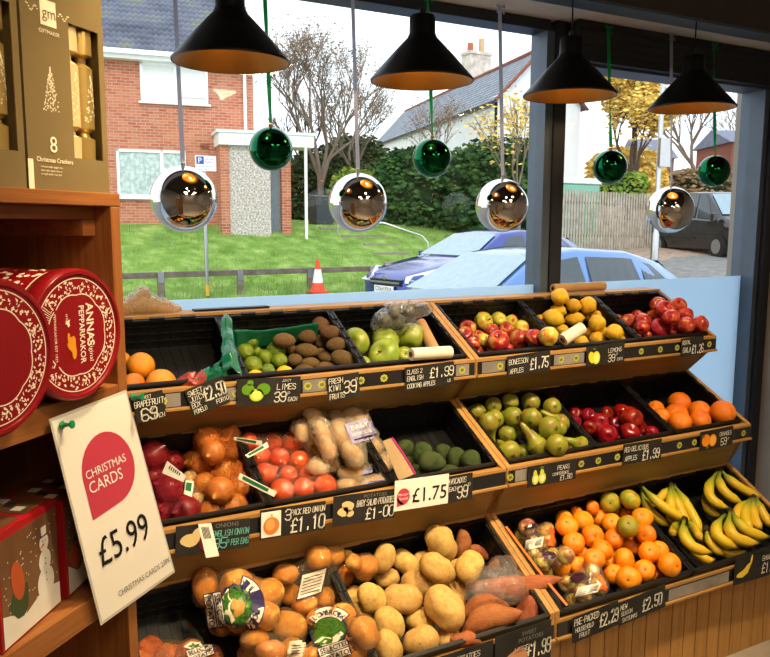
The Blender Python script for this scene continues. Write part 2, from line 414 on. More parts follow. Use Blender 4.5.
crA = {}
CR_LABEL = {
 (0,0):'black plastic crate on the top tier holding only grapefruit and a box pomelo bag',(0,1):'black plastic crate on the top tier holding limes and kiwi fruit',(0,2):'black plastic crate on the top tier holding large green cooking apples',
 (0,3):'black plastic crate on the top tier with red and yellow apples beside the lemons',(0,4):'black plastic crate on the top tier holding lemons',(0,5):'black plastic crate on the top tier at the right end with gala apples',
 (1,0):'black plastic crate on the middle tier holding nets of brown and red onions',(1,1):'black plastic crate on the middle tier holding orange packs of large onions',(1,2):'black plastic crate on the middle tier holding avocados',
 (1,3):'black plastic crate on the middle tier holding pears',(1,4):'black plastic crate on the middle tier holding shiny dark red apples',(1,5):'black plastic crate on the middle tier at the right end with oranges',
 (2,0):'wide black plastic crate on the bottom tier holding bagged potatoes',(2,1):'wide black plastic crate on the bottom tier with loose potatoes and sweet potatoes',(2,2):'wide black plastic crate on the bottom tier holding satsumas',(2,3):'wide black plastic crate on the bottom tier holding bananas'}
def crates(k, x0, x1, n, idx):
    P, s, nn, L = tframe(k); t_ = .019; w = (x1-x0-2*t_)/n
    lo = .026 if k < 2 else -.010
    key = (round(w, 3), k); 
    if key not in crA: crA[key] = make_crate(w-.004, L-lo-.004, CD)
    for i in range(n):
        o = bpy.data.objects.new('plastic_crate', crA[key]); COL.objects.link(o)
        o.matrix_world = frame(P+V((x0+t_+w*i+.002, 0, 0))+s*lo-nn*(.002 if k < 2 else .012), (1, 0, 0), s, nn)
        tag(o, CR_LABEL[(k, idx+i)], 'crate', 'black crates on the produce stand')
for k in (0, 1): crates(k, XL, XS, 3, 0); crates(k, XS, XE, 3, 3)
crates(2, XL, XS, 2, 0); crates(2, XS, XE, 2, 2)
# ================================================================== PRODUCE
def fruit(name, stops, sc, **k): M[name] = mottled(name, stops, sc, **k)
fruit('cooking_apple', [(.3, '768c2a'), (.55, '93a236'), (.75, 'b4b04c')], 1.3, rough=.35, bump=.05, bsc=60)
fruit('gala', [(.28, '961c1e'), (.48, 'ac2c26'), (.60, 'bc5632'), (.75, 'cc9648')], 1.6, stretch=(1, 1, .5), rough=.25, dh=.01)
fruit('mixapple', [(.3, '821618'), (.5, '9a2a22'), (.58, 'b0622c'), (.7, 'aea03c')], 1.2, rough=.25, dh=.012)
fruit('mixapple_y', [(.3, 'a8ab35'), (.5, 'bdb045'), (.62, 'c07a35'), (.75, 'a5302a')], 1.0, rough=.25, dh=.012)
fruit('darkapple', [(.3, '5f080e'), (.6, '8a0f17'), (.85, 'a92a1c')], 1.8, rough=.16, dh=.01, spec=.6)
fruit('lemon', [(.3, 'dba012'), (.7, 'f2c62a')], 1.2, rough=.4, bump=.35, bsc=16, dh=.01, bdist=.03)
fruit('lime', [(.3, '486a14'), (.55, '6c841e'), (.8, '98982a')], 1.2, rough=.35, bump=.25, bsc=18, dh=.012, bdist=.03)
fruit('kiwi', [(.3, '58422a'), (.7, '765c3e')], 6, rough=.85, spec=.15, bump=.4, bsc=60, dv=.3, bdist=.02)
fruit('pear', [(.3, '64761a'), (.48, '848424'), (.62, '86702a'), (.8, '70481e')], 1.5, rough=.4, dh=.015, bump=.08, bsc=30)
fruit('avocado', [(.3, '26340f'), (.55, '3f5219'), (.75, '4c3a22')], 1.4, rough=.5, bump=.5, bsc=20, dh=.015, bdist=.03)
fruit('orange', [(.3, 'e06a08'), (.7, 'f58a18')], 1.3, rough=.38, bump=.3, bsc=22, dh=.008, dv=.15, bdist=.02)
fruit('grapefruit', [(.3, 'e2760e'), (.6, 'ee9420'), (.8, 'e9602c')], .9, rough=.38, bump=.25, bsc=26, dh=.012, bdist=.02)
fruit('satsuma', [(.3, 'ec7c06'), (.7, 'f69a16')], 1.2, rough=.36, bump=.25, bsc=22, dh=.01, dv=.15, bdist=.02)
fruit('satsuma_green', [(.3, '6f8a1c'), (.55, 'a89a24'), (.75, 'd88a16')], 1.1, rough=.36, bump=.25, bsc=22, dh=.01, bdist=.02)
fruit('potato', [(.3, 'b98f48'), (.6, 'd0aa62'), (.8, 'a07a3c')], 3.0, rough=.6, spec=.25, bump=.3, bsc=24, dh=.008, dv=.18, bdist=.02)
fruit('bagpotato', [(.3, 'b98438'), (.7, 'd2a24e')], 2.0, rough=.5, spec=.3, bump=.2, bsc=24, dh=.01, dv=.2, bdist=.02)
fruit('redpotato', [(.3, '9c5230'), (.7, 'b86f44')], 2.0, rough=.5, spec=.3, dh=.01, dv=.2)
fruit('babypotato', [(.3, 'b58c52'), (.7, 'd2ae72')], 2.0, rough=.5, spec=.3, dh=.01, dv=.2)
fruit('sweetpotato', [(.3, '8c4a2a'), (.6, 'a4603a'), (.8, '7c402a')], 3.0, rough=.6, spec=.25, bump=.35, bsc=14, dh=.008, bdist=.03)
fruit('brown_onion', [(.3, 'a0621e'), (.6, 'c48a38'), (.8, '8e5220')], 2.0, stretch=(3, 3, .4), rough=.35, dh=.01)
fruit('big_onion', [(.3, 'b84a18'), (.7, 'd4702a')], 1.6, stretch=(3, 3, .4), rough=.3, dh=.008)
fruit('red_onion', [(.3, '4f0c18'), (.7, '7e1828')], 1.8, stretch=(3, 3, .4), rough=.28, dh=.01)
fruit('packapple', [(.3, 'a8281c'), (.42, 'b8502a'), (.52, 'c0a83a'), (.8, 'b0b440')], 1.2, rough=.25, dh=.02)
M['stem'] = flat('stem brown', '4a3018', .8); M['calyx'] = flat('calyx dark', '33281a', .9); M['gcalyx'] = flat('calyx green', '5b6a24', .8)
def arc(n=14): return [pi*i/n for i in range(n+1)]
def prof_apple(): return [(sin(t)*(1+.05*sin(t)**2*(1 if t < pi/2 else -1))*(1-.08*(t/pi)), .90*cos(t) - .30*exp(-(t/.36)**2) + .20*exp(-((pi-t)/.34)**2)) for t in arc(18)]
def prof_ell(e): return [(sin(t), e*cos(t)) for t in arc(14)]
def prof_lemon(): return [(sin(t)**1.05, 1.14*cos(t) + .20*exp(-(t/.22)**2) - .14*exp(-((pi-t)/.22)**2)) for t in arc(20)]
def prof_sats(): return [(sin(t), .84*cos(t) - .12*exp(-(t/.3)**2) + .06*exp(-((pi-t)/.3)**2)) for t in arc(16)]
def prof_pear():
    P = []
    for i in range(20):
        t = i/19; z = -1.0+t*2.9     # -1 .. 1.9
        if z < .1: r = sqrt(max(0, 1-z*z))
        else:
            q = (z-.1)/1.8; r = .995*(1-q)**.62*(1-.42*sin(pi*min(1, q*1.05))) if q < 1 else 0
        P.append((max(r, 0), z*1.0 + (.08*exp(-(r/.25)**2) if z < -.5 else 0)))
    return P
def prof_avo(): return [(sin(t)*(1-.22*cos(t)), 1.32*cos(t)) for t in arc(16)]
def prof_onion(): return [(sin(t)**.95, .92*cos(t)+.38*exp(-(t/.22)**2)-.08*exp(-((pi-t)/.2)**2)) for t in arc(20)]
def lumpy(seed, amp, e, n=3):
    def f(a, v):
        z = cos(pi*v)
        return 1+amp*noise.noise(V((cos(a)*1.1+seed*3.1, sin(a)*1.1, z*1.6+seed)))
    return f
def mk(name, prof, mat, seg=24, wob=None, skew=None):
    mb = MB(); mb.lathe(prof, seg, 0, None, wob)
    if skew:
        for i, p in enumerate(mb.v): mb.v[i] = V((p.x+skew*(p.z**2)*.5, p.y, p.z))
    return mb.mesh(name, M[mat], True)
def stem_mesh(z, h=.35, r=.05, mat='stem', name='stem'):
    return MB().tube([(0, 0, z), (.03, 0, z+h*.5), (.10, .03, z+h)], [r*.8, r, r*1.25], 6).mesh(name, M[mat], True)
def star_mesh(z, r, mat, name='calyx', n=5):
    mb = MB(); vs = [(0, 0, z)]
    for i in range(2*n): 
        a = pi*i/n; q = r if i % 2 == 0 else r*.45; vs.append((q*cos(a), q*sin(a), z+(.02 if i % 2 else .0)))
    vs += [(x, y, zz-.09) for x, y, zz in vs[1:]]
    fs = [(0, i+1, (i+1) % (2*n)+1) for i in range(2*n)] + [(i+1, i+1+2*n, (i+1) % (2*n)+1+2*n, (i+1) % (2*n)+1) for i in range(2*n)]
    return mb.add(vs, fs).mesh(name, M[mat])
KIND = {}   # kind -> (mesh list, half length, child meshes, noun, category)
def defk(key, meshes, half, kids, noun, cat): KIND[key] = (meshes, half, kids, noun, cat)
st_a = stem_mesh(.60, .42, .045); cx_a = star_mesh(-.70, .17, 'calyx')
cx_a.transform(Matrix.Scale(-1, 4, (0, 0, 1)) @ Matrix.Identity(4)) if False else None
def apple_kids(): return [('stem', st_a), ('calyx', star_mesh(-.62, .17, 'calyx'))]
ak = apple_kids()
for kk, mt, noun in (('cooking', 'cooking_apple', 'cooking apple'), ('gala', 'gala', 'apple'), ('mix', 'mixapple', 'apple'), ('mixy', 'mixapple_y', 'apple'), ('dark', 'darkapple', 'apple'), ('pkapple', 'packapple', 'apple')):
    defk(kk, [mk({'cooking':'cooking_apple'}.get(kk, 'apple'), prof_apple(), mt, 24, lambda a, v, s_=s_: 1+.03*cos(5*a+s_)*v+.03*cos(2*a+s_)) for s_ in (0, 1.7)], .9, ak, noun, 'apple')
defk('lemon', [mk('lemon', prof_lemon(), 'lemon', 24, lumpy(2, .06, 1))], 1.3, [], 'lemon', 'lemon')
defk('lime', [mk('lime', [(r, z*.96) for r, z in prof_lemon()], 'lime', 24, lumpy(4, .05, 1))], 1.1, [], 'lime', 'lime')
defk('yellime', [mk('lemon', prof_lemon(), 'lemon', 24, lumpy(5, .05, 1))], 1.3, [], 'lemon', 'lemon')
defk('kiwi', [mk('kiwi_fruit', prof_ell(1.25), 'kiwi', 24, lumpy(6, .08, 1)), mk('kiwi_fruit', prof_ell(1.25), 'kiwi', 24, lumpy(9, .08, 1))], 1.25, [('stem', star_mesh(1.20, .14, 'calyx', 'stem', 4))], 'kiwi fruit', 'kiwi fruit')
defk('pear', [mk('pear', prof_pear(), 'pear', 24, lumpy(3, .08, 1)), mk('pear', prof_pear(), 'pear', 24, lumpy(8, .08, 1), .12)], 1.0, [('stem', stem_mesh(1.82, .45, .07)), ('calyx', star_mesh(-.90, .2, 'calyx'))], 'pear', 'pear')
defk('avocado', [mk('avocado', prof_avo(), 'avocado', 24, lumpy(3, .06, 1))], 1.32, [], 'avocado', 'avocado')
defk('orange', [mk('orange', prof_ell(.97), 'orange', 28, lumpy(3, .03, 1))], .97, [('calyx', star_mesh(.955, .09, 'gcalyx'))], 'orange', 'orange')
defk('grapefruit', [mk('grapefruit', prof_ell(.93), 'grapefruit', 28, lumpy(5, .04, 1))], .93, [], 'grapefruit', 'grapefruit')
defk('satsuma', [mk('satsuma', prof_sats(), 'satsuma', 26, lumpy(s_, .07, 1)) for s_ in (3, 7)], .84, [('calyx', star_mesh(.74, .13, 'gcalyx'))], 'satsuma', 'satsuma')
defk('gsatsuma', [mk('satsuma', prof_sats(), 'satsuma_green', 26, lumpy(s_, .05, 1)) for s_ in (5,)], .84, [('calyx', star_mesh(.74, .13, 'calyx'))], 'satsuma', 'satsuma')
for kk, mt, noun, e in (('potato', 'potato', 'potato', 1.35), ('bagpot', 'bagpotato', 'potato', 1.2), ('redpot', 'redpotato', 'potato', 1.2), ('babypot', 'babypotato', 'potato', 1.6)):
    defk(kk, [mk('potato', prof_ell(e), mt, 24, lumpy(s_, .22, 1)) for s_ in (1, 4, 11)], e, [], noun, 'potato')
defk('bonion', [mk('onion', prof_onion(), 'brown_onion', 24)], .95, [], 'onion', 'onion')
defk('gonion', [mk('onion', prof_onion(), 'big_onion', 24)], .95, [], 'onion', 'onion')
defk('ronion', [mk('onion', prof_onion(), 'red_onion', 24)], .95, [], 'onion', 'onion')

GS = []   # placed collision spheres (centre, radius)
ITEMS = []  # for labels
rnd = random.Random(11)
def imgaxis(ang, tilt=0): return (CR*cos(radians(ang)) - CU*sin(radians(ang)) - CF*tilt).normalized()
XL_ = [None]
EDG = {0: [.295, .677, 1.077, 1.4585, 1.877, 2.277, 2.655], 1: [.295, .677, 1.077, 1.4585, 1.877, 2.277, 2.655], 2: [.295, .877, 1.4585, 2.077, 2.655]}
def fit(k, px, py, rr, hh, ax, lo=0):
    """slide back along the sight line until it rests on the crate floor, the back wall or fruit behind"""
    P, s, n, L = tframe(k); rv = ray(px, py)
    near = [(c, r) for c, r in GS if ((c-CP)-rv*((c-CP).dot(rv)/rv.dot(rv))).length < r+hh+.02]
    t = 4.0
    while t > 1.2:
        c = CP+rv*t; r = rr*t/FPX; a = max(hh*t/FPX-r, 0)
        offs = [0] if a < r*.12 else [-a, 0, a]
        ok = True
        for o in offs:
            q = c+ax*o; h = (q-P).dot(n); ss = (q-P).dot(s)
            if h < -CD+.006+r*.96+lo-(.012 if k == 2 else 0) or ss > L-.012-(r*.9 if h < .0 else r*.4): ok = False; break
            if XL_[0] and h < r*.5 and q.x+r*.85 > XL_[0]: ok = False; break
            for cc, r2 in near:
                if (q-cc).length < (r+r2)*.925: ok = False; break
            if not ok: break
        if ok: return c, r, [(c+ax*o, r) for o in offs], t
        t -= .0025
    print('NOFIT', k, px, py); return CP+rv*2.2, rr*2.2/FPX, [], 2.2
def put(kind, k, px, py, d, long=None, ang=None, ax=None, parent=None, note=None, grp=None, lo=0):
    meshes, half, kids, noun, cat = KIND[kind]
    if kind == 'pear': sh = d
    if ax is None:
        if ang is not None: ax = imgaxis(ang, rnd.uniform(-.25, .25))
        else:
            base = V((rnd.uniform(-1, 1), rnd.uniform(-1, .2), rnd.uniform(-.3, 1)))
            if kind in ('mix', 'mixy', 'gala', 'dark', 'cooking'): base = -CF*rnd.choice((1, -1, 1))*.8+V((rnd.uniform(-.6, .6), 0, rnd.uniform(-.1, .9)))
            if kind in ('satsuma', 'gsatsuma', 'orange'): base = -CF*.6+V((rnd.uniform(-.8, .8), 0, rnd.uniform(.0, 1)))
            ax = base.normalized()
    if kind == 'pear' and not long: ax = (CF*.9+V((rnd.uniform(-.45, .45), 0, rnd.uniform(-.15, .45)))).normalized()
    if kind in ('mix', 'mixy', 'gala', 'dark', 'pear', 'avocado'):
        fk = {'dark': 1.13, 'avocado': 1.12}.get(kind, 1.07); d *= fk; long = long*fk if long else long
    if kind == 'pkapple': d *= 1.22
    lg = long if long else d
    rr = d/2; hh = lg/2
    c, r, sph, t = fit(k, px, py, rr, hh, ax, lo)
    GS.extend(sph)
    if kind == 'pear' and long is not None:   # body plus neck: c is the middle of the whole
        a = hh*t/FPX; sz = a/1.45; c0 = c - ax*(.45*sz)
        mat = frame(c0, *[v*q for v, q in zip(basis(ax, rnd.uniform(0, 6)), (r, r, sz))])
    elif long: 
        zs = (hh*t/FPX)/half; mat = frame(c, *[v*q for v, q in zip(basis(ax, rnd.uniform(0, 6)), (r, r, zs))])
    else: mat = frame(c, *[v*r for v in basis(ax, rnd.uniform(0, 6))])
    me = rnd.choice(meshes); o = bpy.data.objects.new(me.name.split('.')[0], me); COL.objects.link(o)
    if parent is not None:
        o.parent = parent; o.matrix_local = Matrix.Translation(-parent.location) @ mat
    else:
        o.matrix_world = mat
        if grp: ITEMS.append(dict(o=o, noun=noun, cat=cat, grp=grp, px=px, py=py, note=note))
    for nm, cm in (kids if parent is None else []):
        ch = bpy.data.objects.new(nm, cm); COL.objects.link(ch); ch.parent = o
    return o, sph
def batch(k, kind, grp, ox, oy, sc, rows, parent=None, lo=0):
    out = []
    XL_[0] = None
    if parent is None and kind != 'sweet':
        P_, s_, n_, L_ = tframe(k); xs_ = sorted(onP(ox+(r[1] if isinstance(r[0], str) else r[0])/sc, oy+(r[2] if isinstance(r[0], str) else r[1])/sc, P_-n_*.03, n_).x for r in rows); xm = xs_[len(xs_)//2]
        XL_[0] = [e for e in EDG[k] if e > xm][0]-.006
        if kind == 'lime': XL_[0] = 99
    for r in rows:
        kd = kind; r = list(r); note = None
        if isinstance(r[0], str): kd = r.pop(0)
        if r and isinstance(r[-1], str): note = r.pop()
        px, py, d = ox+r[0]/sc, oy+r[1]/sc, r[2]/sc
        if len(r) >= 5:    # long, short, angle
            o = put(kd, k, px, py, r[3]/sc, r[2]/sc, r[4], None, parent, note, grp, lo)
        elif len(r) == 4:
            o = put(kd, k, px, py, min(r[2], r[3])/sc, max(r[2], r[3])/sc, 0 if r[2] > r[3] else 90, None, parent, note, grp, lo)
        else: o = put(kd, k, px, py, d, None, None, None, parent, note, grp, lo)
        out.append(o)
    return out
# ---- top tier
batch(0, 'grapefruit', 'grapefruit in the top left crate', 120, 340, 6.417, [(22, 118, 85), (85, 285, 150, 'pink'), (135, 165, 175), (265, 285, 200)])
batch(0, 'lime', 'limes in the green lined crate', 220, 310, 5.923, [(108, 177, 80), (230, 180, 85), (218, 248, 62), (182, 188, 92), (282, 358, 84), (150, 248, 102), (333, 238, 105), (268, 278, 85), (195, 325, 108), (350, 300, 95),
    ('yellime', 212, 392, 118, 78, 5, 'yellow'), ('yellime', 383, 367, 112, 78, 0, 'yellow')])
batch(0, 'kiwi', 'kiwi fruit beside the limes', 220, 310, 5.923, [(345, 155, 110, 72, 10), (510, 135, 100, 60, 20), (600, 188, 88, 84, 0), (425, 238, 72, 62, 90), (595, 258, 78, 66, 20), (380, 180, 135, 88, 5), (505, 150, 142, 98, 25), (597, 92, 115, 100, 20),
    (535, 316, 112, 74, 0), (630, 281, 90, 66, 0), (443, 297, 90, 80, 0), (655, 135, 130, 92, 0), (692, 205, 128, 88, -8), (513, 240, 142, 88, 5), (500, 362, 120, 82, 0), (627, 345, 124, 80, 0), (727, 290, 148, 106, 20)])
batch(0, 'cooking', 'green cooking apples on the top tier', 330, 300, 5.923, [(200, 375, 90), (440, 325, 100), (158, 250, 175), (328, 242, 162), (480, 222, 185), (325, 325, 200)])
batch(0, 'mix', 'mixed red and yellow apples on the top tier', 450, 290, 6.417, [('mixy', 395, 200, 80, 'green-red'), ('mixy', 315, 190, 100, 'yellow-flushed'), (180, 295, 76), (115, 250, 110, 'red'), ('mixy', 213, 203, 122, 'yellow-green'), (375, 378, 66), (232, 388, 70), (170, 400, 92, 'red'),
    (265, 262, 95, 'red'), (360, 252, 95, 'red'), ('mixy', 460, 245, 100, 'yellow-red'), (95, 290, 112, 'orange-red'), (148, 350, 96, 'red'), ('mixy', 215, 325, 92, 'yellow-flushed'), (310, 330, 142, 'large orange-red'), (445, 320, 136, 'large dark red'), (543, 312, 122, 'dark red'), ('mixy', 632, 300, 126, 'pink-cheeked yellow')])
batch(0, 'lemon', 'lemons on the top tier', 530, 280, 6.417, [(65, 255, 70), (95, 295, 80), (432, 228, 62), (360, 225, 90, 76, 0), (380, 335, 62), (465, 333, 72), (205, 318, 100, 70, 0), (182, 195, 118, 84, 20), (280, 163, 112, 88, 10), (372, 160, 120, 112, 30), (192, 107, 128, 110, 20),
    (150, 245, 156, 115, 20), (285, 248, 138, 92, -5), (585, 380, 60), (430, 278, 126, 112, 60), (330, 395, 100, 80, 0), (433, 376, 116, 94, 0), (542, 336, 128, 110, 10)])
batch(0, 'gala', 'red gala apples on the top tier', 610, 280, 6.417, [(50, 248, 55), (175, 235, 82), (310, 162, 106), (435, 165, 106), (185, 348, 92, 'pinkish'), (235, 362, 66), (120, 272, 106), (265, 242, 92), (350, 190, 116), (205, 264, 102), (485, 230, 102, 'streaky'), (393, 245, 110), (205, 307, 92), (407, 312, 100), (318, 310, 132, 'large'), (495, 290, 106), (581, 284, 106)])
# ---- middle tier
batch(1, 'avocado', 'avocados on the middle tier', 380, 400, 7.0, [(215, 445, 76), (250, 495, 80), (180, 345, 120, 105, 80, 'brown'), (440, 372, 118, 100, 100), (292, 375, 150, 118, 110), (530, 408, 140, 112, 100), (640, 430, 145, 125, 60), (320, 515, 140, 90, 0), (495, 500, 150, 85, 0), (365, 432, 178, 132, 10)])
batch(1, 'pear', 'pears on the middle tier', 460, 380, 5.5, [(182, 142, 90), (270, 150, 150, 92, 100), (505, 150, 96), (188, 215, 100), (92, 178, 100, 'brown-eyed'), (388, 122, 100, 'end-on'), (305, 292, 70), (425, 315, 130, 60, 230), (520, 215, 175, 92, 213),
    (290, 200, 104), (167, 280, 215, 104, 75), (545, 268, 80), (393, 208, 112, 'end-on'), (488, 262, 122, 'end-on'), (260, 300, 96), (575, 357, 84), (635, 345, 135, 96, 205), (345, 400, 84), (400, 325, 215, 104, 234), (530, 357, 116, 'end-on'), (268, 392, 122)])
batch(1, 'dark', 'shiny dark red apples on the middle tier', 560, 390, 7.0, [(110, 168, 80), (108, 225, 80), (325, 165, 92), (200, 182, 102), (430, 152, 102), (565, 262, 92), (580, 312, 82), (395, 240, 92), (150, 300, 72), (205, 262, 92), (405, 348, 72), (275, 225, 116), (505, 200, 150, 'large'), (640, 302, 92), (330, 315, 136, 'large glossy'), (490, 295, 122)])
batch(1, 'orange', 'oranges on the middle tier', 640, 350, 5.477, [(87, 322, 92), (215, 292, 126), (115, 367, 102), (325, 337, 120), (200, 357, 132), (220, 397, 126), (330, 387, 116), (453, 342, 136)])
# ---- bottom tier loose produce
batch(2, 'satsuma', 'satsumas on the bottom tier', 500, 480, 4.053, [(482, 127, 48), (310, 130, 48), (440, 335, 56), (480, 305, 62), ('gsatsuma', 528, 80, 87, 'greenish'), ('gsatsuma', 446, 92, 85, 'greenish'), (375, 112, 62), (515, 141, 58), (260, 157, 72), (330, 300, 66), (645, 285, 78), (625, 377, 66), (665, 338, 64),
    (337, 165, 88), (405, 155, 80), (452, 175, 82), (577, 153, 86), (272, 188, 92), (592, 220, 82), (460, 240, 80), (375, 225, 90, 'flattened'), ('gsatsuma', 520, 188, 92, 'large green-topped'), (300, 255, 90), (530, 267, 82), (605, 292, 88), (415, 285, 92), (248, 354, 82), (315, 345, 80), (382, 320, 88), (505, 322, 92), (460, 380, 82), (585, 368, 90), (520, 400, 102, 'large'), (688, 344, 98, 'large')])
batch(2, 'potato', 'loose potatoes on the bottom tier', 330, 515, 4.57, [(75, 185, 50), (105, 372, 84), (590, 285, 92), (595, 235, 76), (262, 290, 114, 92, 0), (425, 210, 96), (145, 462, 135, 92, 45), (570, 372, 110, 132), (245, 200, 148, 102, -60), (347, 220, 145, 98, 50), (640, 235, 122, 'round'), (405, 318, 168, 128, 12), (490, 246, 190, 132, 40), (507, 128, 188, 132, 58, 'topmost large'),
    (190, 377, 152, 118, 50), (545, 572, 118), (410, 484, 138, 122, 0), (270, 497, 164, 132, 50), (330, 384, 142, 'round pale'), (525, 425, 222, 162, 55, 'largest'), (265, 605, 165, 122, 70), (415, 582, 178, 146, -25)])
def mesh_sweet(seed):
    mb = MB(); n = 18; pts = []; R = []
    for i in range(n+1):
        t = i/n; z = -1+2*t; pts.append((.10*sin(pi*t*1.2+seed), .05*sin(2*pi*t+seed), z)); R.append(max(.0, sin(pi*t)**.75)*(1-.12*z)*.25*(1+.12*noise.noise(V((t*5, seed, 0)))))
    mb.tube(pts, R, 18, cap=False); me = mb.mesh('sweet_potato', M['sweetpotato'], True)
    # radius normalised: short radius 1 when scaled separately
    me.transform(Matrix.Diagonal((4, 4, 1, 1))); return me
defk('sweet', [mesh_sweet(1), mesh_sweet(2.3)], 1.0, [], 'sweet potato', 'sweet potato')
batch(2, 'sweet', 'sweet potatoes on the bottom tier', 430, 515, 4.57, [(165, 570, 150, 72, 12), (225, 172, 140, 56, 20), (150, 145, 160, 84, 68), (360, 228, 190, 92, 8), (445, 452, 165, 118, 80), (385, 322, 450, 108, -4, 'longest pointed'), (250, 428, 240, 98, -6), (280, 482, 300, 118, -22)])
# ------------------------------------------------------------------ film, nets and printed decals
def film_mat(name, tint, opac, rough=.12, wr=30, white=0.0):
    t = NT(name); t.N.remove(t.b)
    tr = t.n('BsdfTransparent'); tr.inputs[0].default_value = (*tint, 1)
    g = t.n('BsdfGlossy'); g.inputs['Roughness'].default_value = rough
    d = t.n('BsdfDiffuse'); d.inputs[0].default_value = (*tint, 1)
    v = t.coord((1, 1, 1)); nz = t.n('TexNoise'); nz.inputs['Scale'].default_value = wr; nz.inputs['Detail'].default_value = 3; nz.inputs['Distortion'].default_value = 1.5; t.l(v, nz.inputs['Vector'])
    b = t.n('Bump'); b.inputs['Strength'].default_value = .9; b.inputs['Distance'].default_value = .012; t.l(nz.outputs['Fac'], b.inputs['Height']); t.l(b.outputs[0], g.inputs['Normal'])
    lw = t.n('LayerWeight'); lw.inputs[0].default_value = .35; t.l(b.outputs[0], lw.inputs['Normal'])
    mr = t.n('MapRange'); mr.inputs[3].default_value = .05; mr.inputs[4].default_value = .42; t.l(lw.outputs['Facing'], mr.inputs[0])
    m1 = t.n('MixShader'); t.l(mr.outputs[0], m1.inputs[0]); m2 = t.n('MixShader'); m2.inputs[0].default_value = opac
    t.l(tr.outputs[0], m2.inputs[1]); t.l(d.outputs[0], m2.inputs[2]); t.l(m2.outputs[0], m1.inputs[1]); t.l(g.outputs[0], m1.inputs[2]); t.l(m1.outputs[0], t.out.inputs[0])
    return t.m
def net_mat(name, col, th=.09, sc=170):
    t = NT(name); v = t.coord((1, 1, 1), rnd=False); vo = t.n('TexVoronoi'); vo.feature = 'DISTANCE_TO_EDGE'; vo.inputs['Scale'].default_value = sc; t.l(v, vo.inputs['Vector'])
    lt = t.n('Math'); lt.operation = 'LESS_THAN'; lt.inputs[1].default_value = th; t.l(vo.outputs['Distance'], lt.inputs[0]); t.l(lt.outputs[0], t.b.inputs['Alpha'])
    return t.fin(col, .5)
M['film'+'_clear'] = film_mat('clear plastic film', (1, .98, .95), .05)
M['film_orange'] = film_mat('orange plastic film', (1, .60, .32), .05, .10, 40)
M['film_white'] = film_mat('milky plastic film', (.88, .76, .56), .22, .16, 60)
M['film_potato'] = film_mat('amber potato bag film', (1, .80, .50), .05, .08, 34)
M['net_orange'] = net_mat('orange net', 'c8682a', .085); M['net_red'] = net_mat('red net', '8e1820', .10); M['net_white'] = net_mat('pale net', 'd8c8a0', .05)
M['tagwhite'] = flat('white tag card', 'e6dfd0', .5); M['taggreen'] = flat('green tag print', '1c6a3c', .5); M['barcode'] = flat('barcode ink', '25221f', .7)
M['lilac'] = flat('lilac label print', '9c96bd', .4, var=.06); M['cream'] = flat('cream label print', 'e9ddc4', .4, var=.03); M['navy'] = flat('navy label ink', '2a2450', .4)
M['field'] = mottled('green field print', [(.35, '1d3a12'), (.5, '3f7a20'), (.62, '16301a'), (.8, '7fae3a')], 120, stretch=(1, 1, .35), rough=.35, dh=0)
M['orangeprint'] = flat('orange print', 'ef6a1c', .4); M['purpleprint'] = flat('dark purple label', '3a2133', .3)
def film(parent, sph, mat, name='plastic_film', puff=.003, blend=.55, wr=.004, seed=0, ends=None):
    pts = []
    ico = bmesh.new(); bmesh.ops.create_icosphere(ico, subdivisions=2, radius=1); dirs = [v.co.copy() for v in ico.verts]; ico.free()
    bm = bmesh.new()
    for c, r in sph:
        for d in dirs: bm.verts.new(c+d*(r*1.04+puff))
    if ends:
        for e in ends: bm.verts.new(e)
    res = bmesh.ops.convex_hull(bm, input=bm.verts); bmesh.ops.delete(bm, geom=[g for g in res['geom_interior'] if isinstance(g, bmesh.types.BMVert)], context='VERTS')
    bm.faces.ensure_lookup_table(); bvh = BVHTree.FromBMesh(bm)
    C = sum((c for c, r in sph), V((0, 0, 0)))/len(sph)
    b2 = bmesh.new(); bmesh.ops.create_icosphere(b2, subdivisions=4, radius=1)
    for v in b2.verts:
        d = v.co.normalized(); hit = bvh.ray_cast(C, d)
        R = (hit[0]-C).length if hit[0] is not None else .03
        U = 0
        for c, r in sph:
            oc = c-C; b = oc.dot(d); q = (r*1.05+puff)**2-(oc.length_squared-b*b)
            if q > 0: U = max(U, b+sqrt(q))
        if U <= 0: U = R*.7
        v.co = C + d*(R*(1-blend)+max(U, R*.6)*blend + wr*(noise.noise(d*7+V((seed, 0, 0)))+.6*noise.noise(d*17+V((0, seed, 0))))) - parent.location
    me = bpy.data.meshes.new(name); b2.to_mesh(me); me.materials.append(M[mat]); me.polygons.foreach_set('use_smooth', [True]*len(me.polygons))
    o = bpy.data.objects.new(name, me); COL.objects.link(o); o.parent = parent
    bv = BVHTree.FromBMesh(b2); b2.free(); bm.free()
    return o, bv
def pack(name, k, kind, ox, oy, sc, rows, mat, label, cat, group=None, fname='plastic_film', **kw):
    px = sum(r[0] if not isinstance(r[0], str) else r[1] for r in rows)/len(rows)
    P, s, n, L = tframe(k)
    c = onP(ox+px/sc, oy+sum((r[1] if not isinstance(r[0], str) else r[2]) for r in rows)/len(rows)/sc, P-n*(CD-.01), n)
    root = empty(name, c, label, cat, group)
    out = batch(k, kind, None, ox, oy, sc, rows, parent=root, lo=.002)
    sph = [q for o, sp in out for q in sp]
    fo, bv = film(root, sph, mat, fname, **kw)
    return root, bv, sph
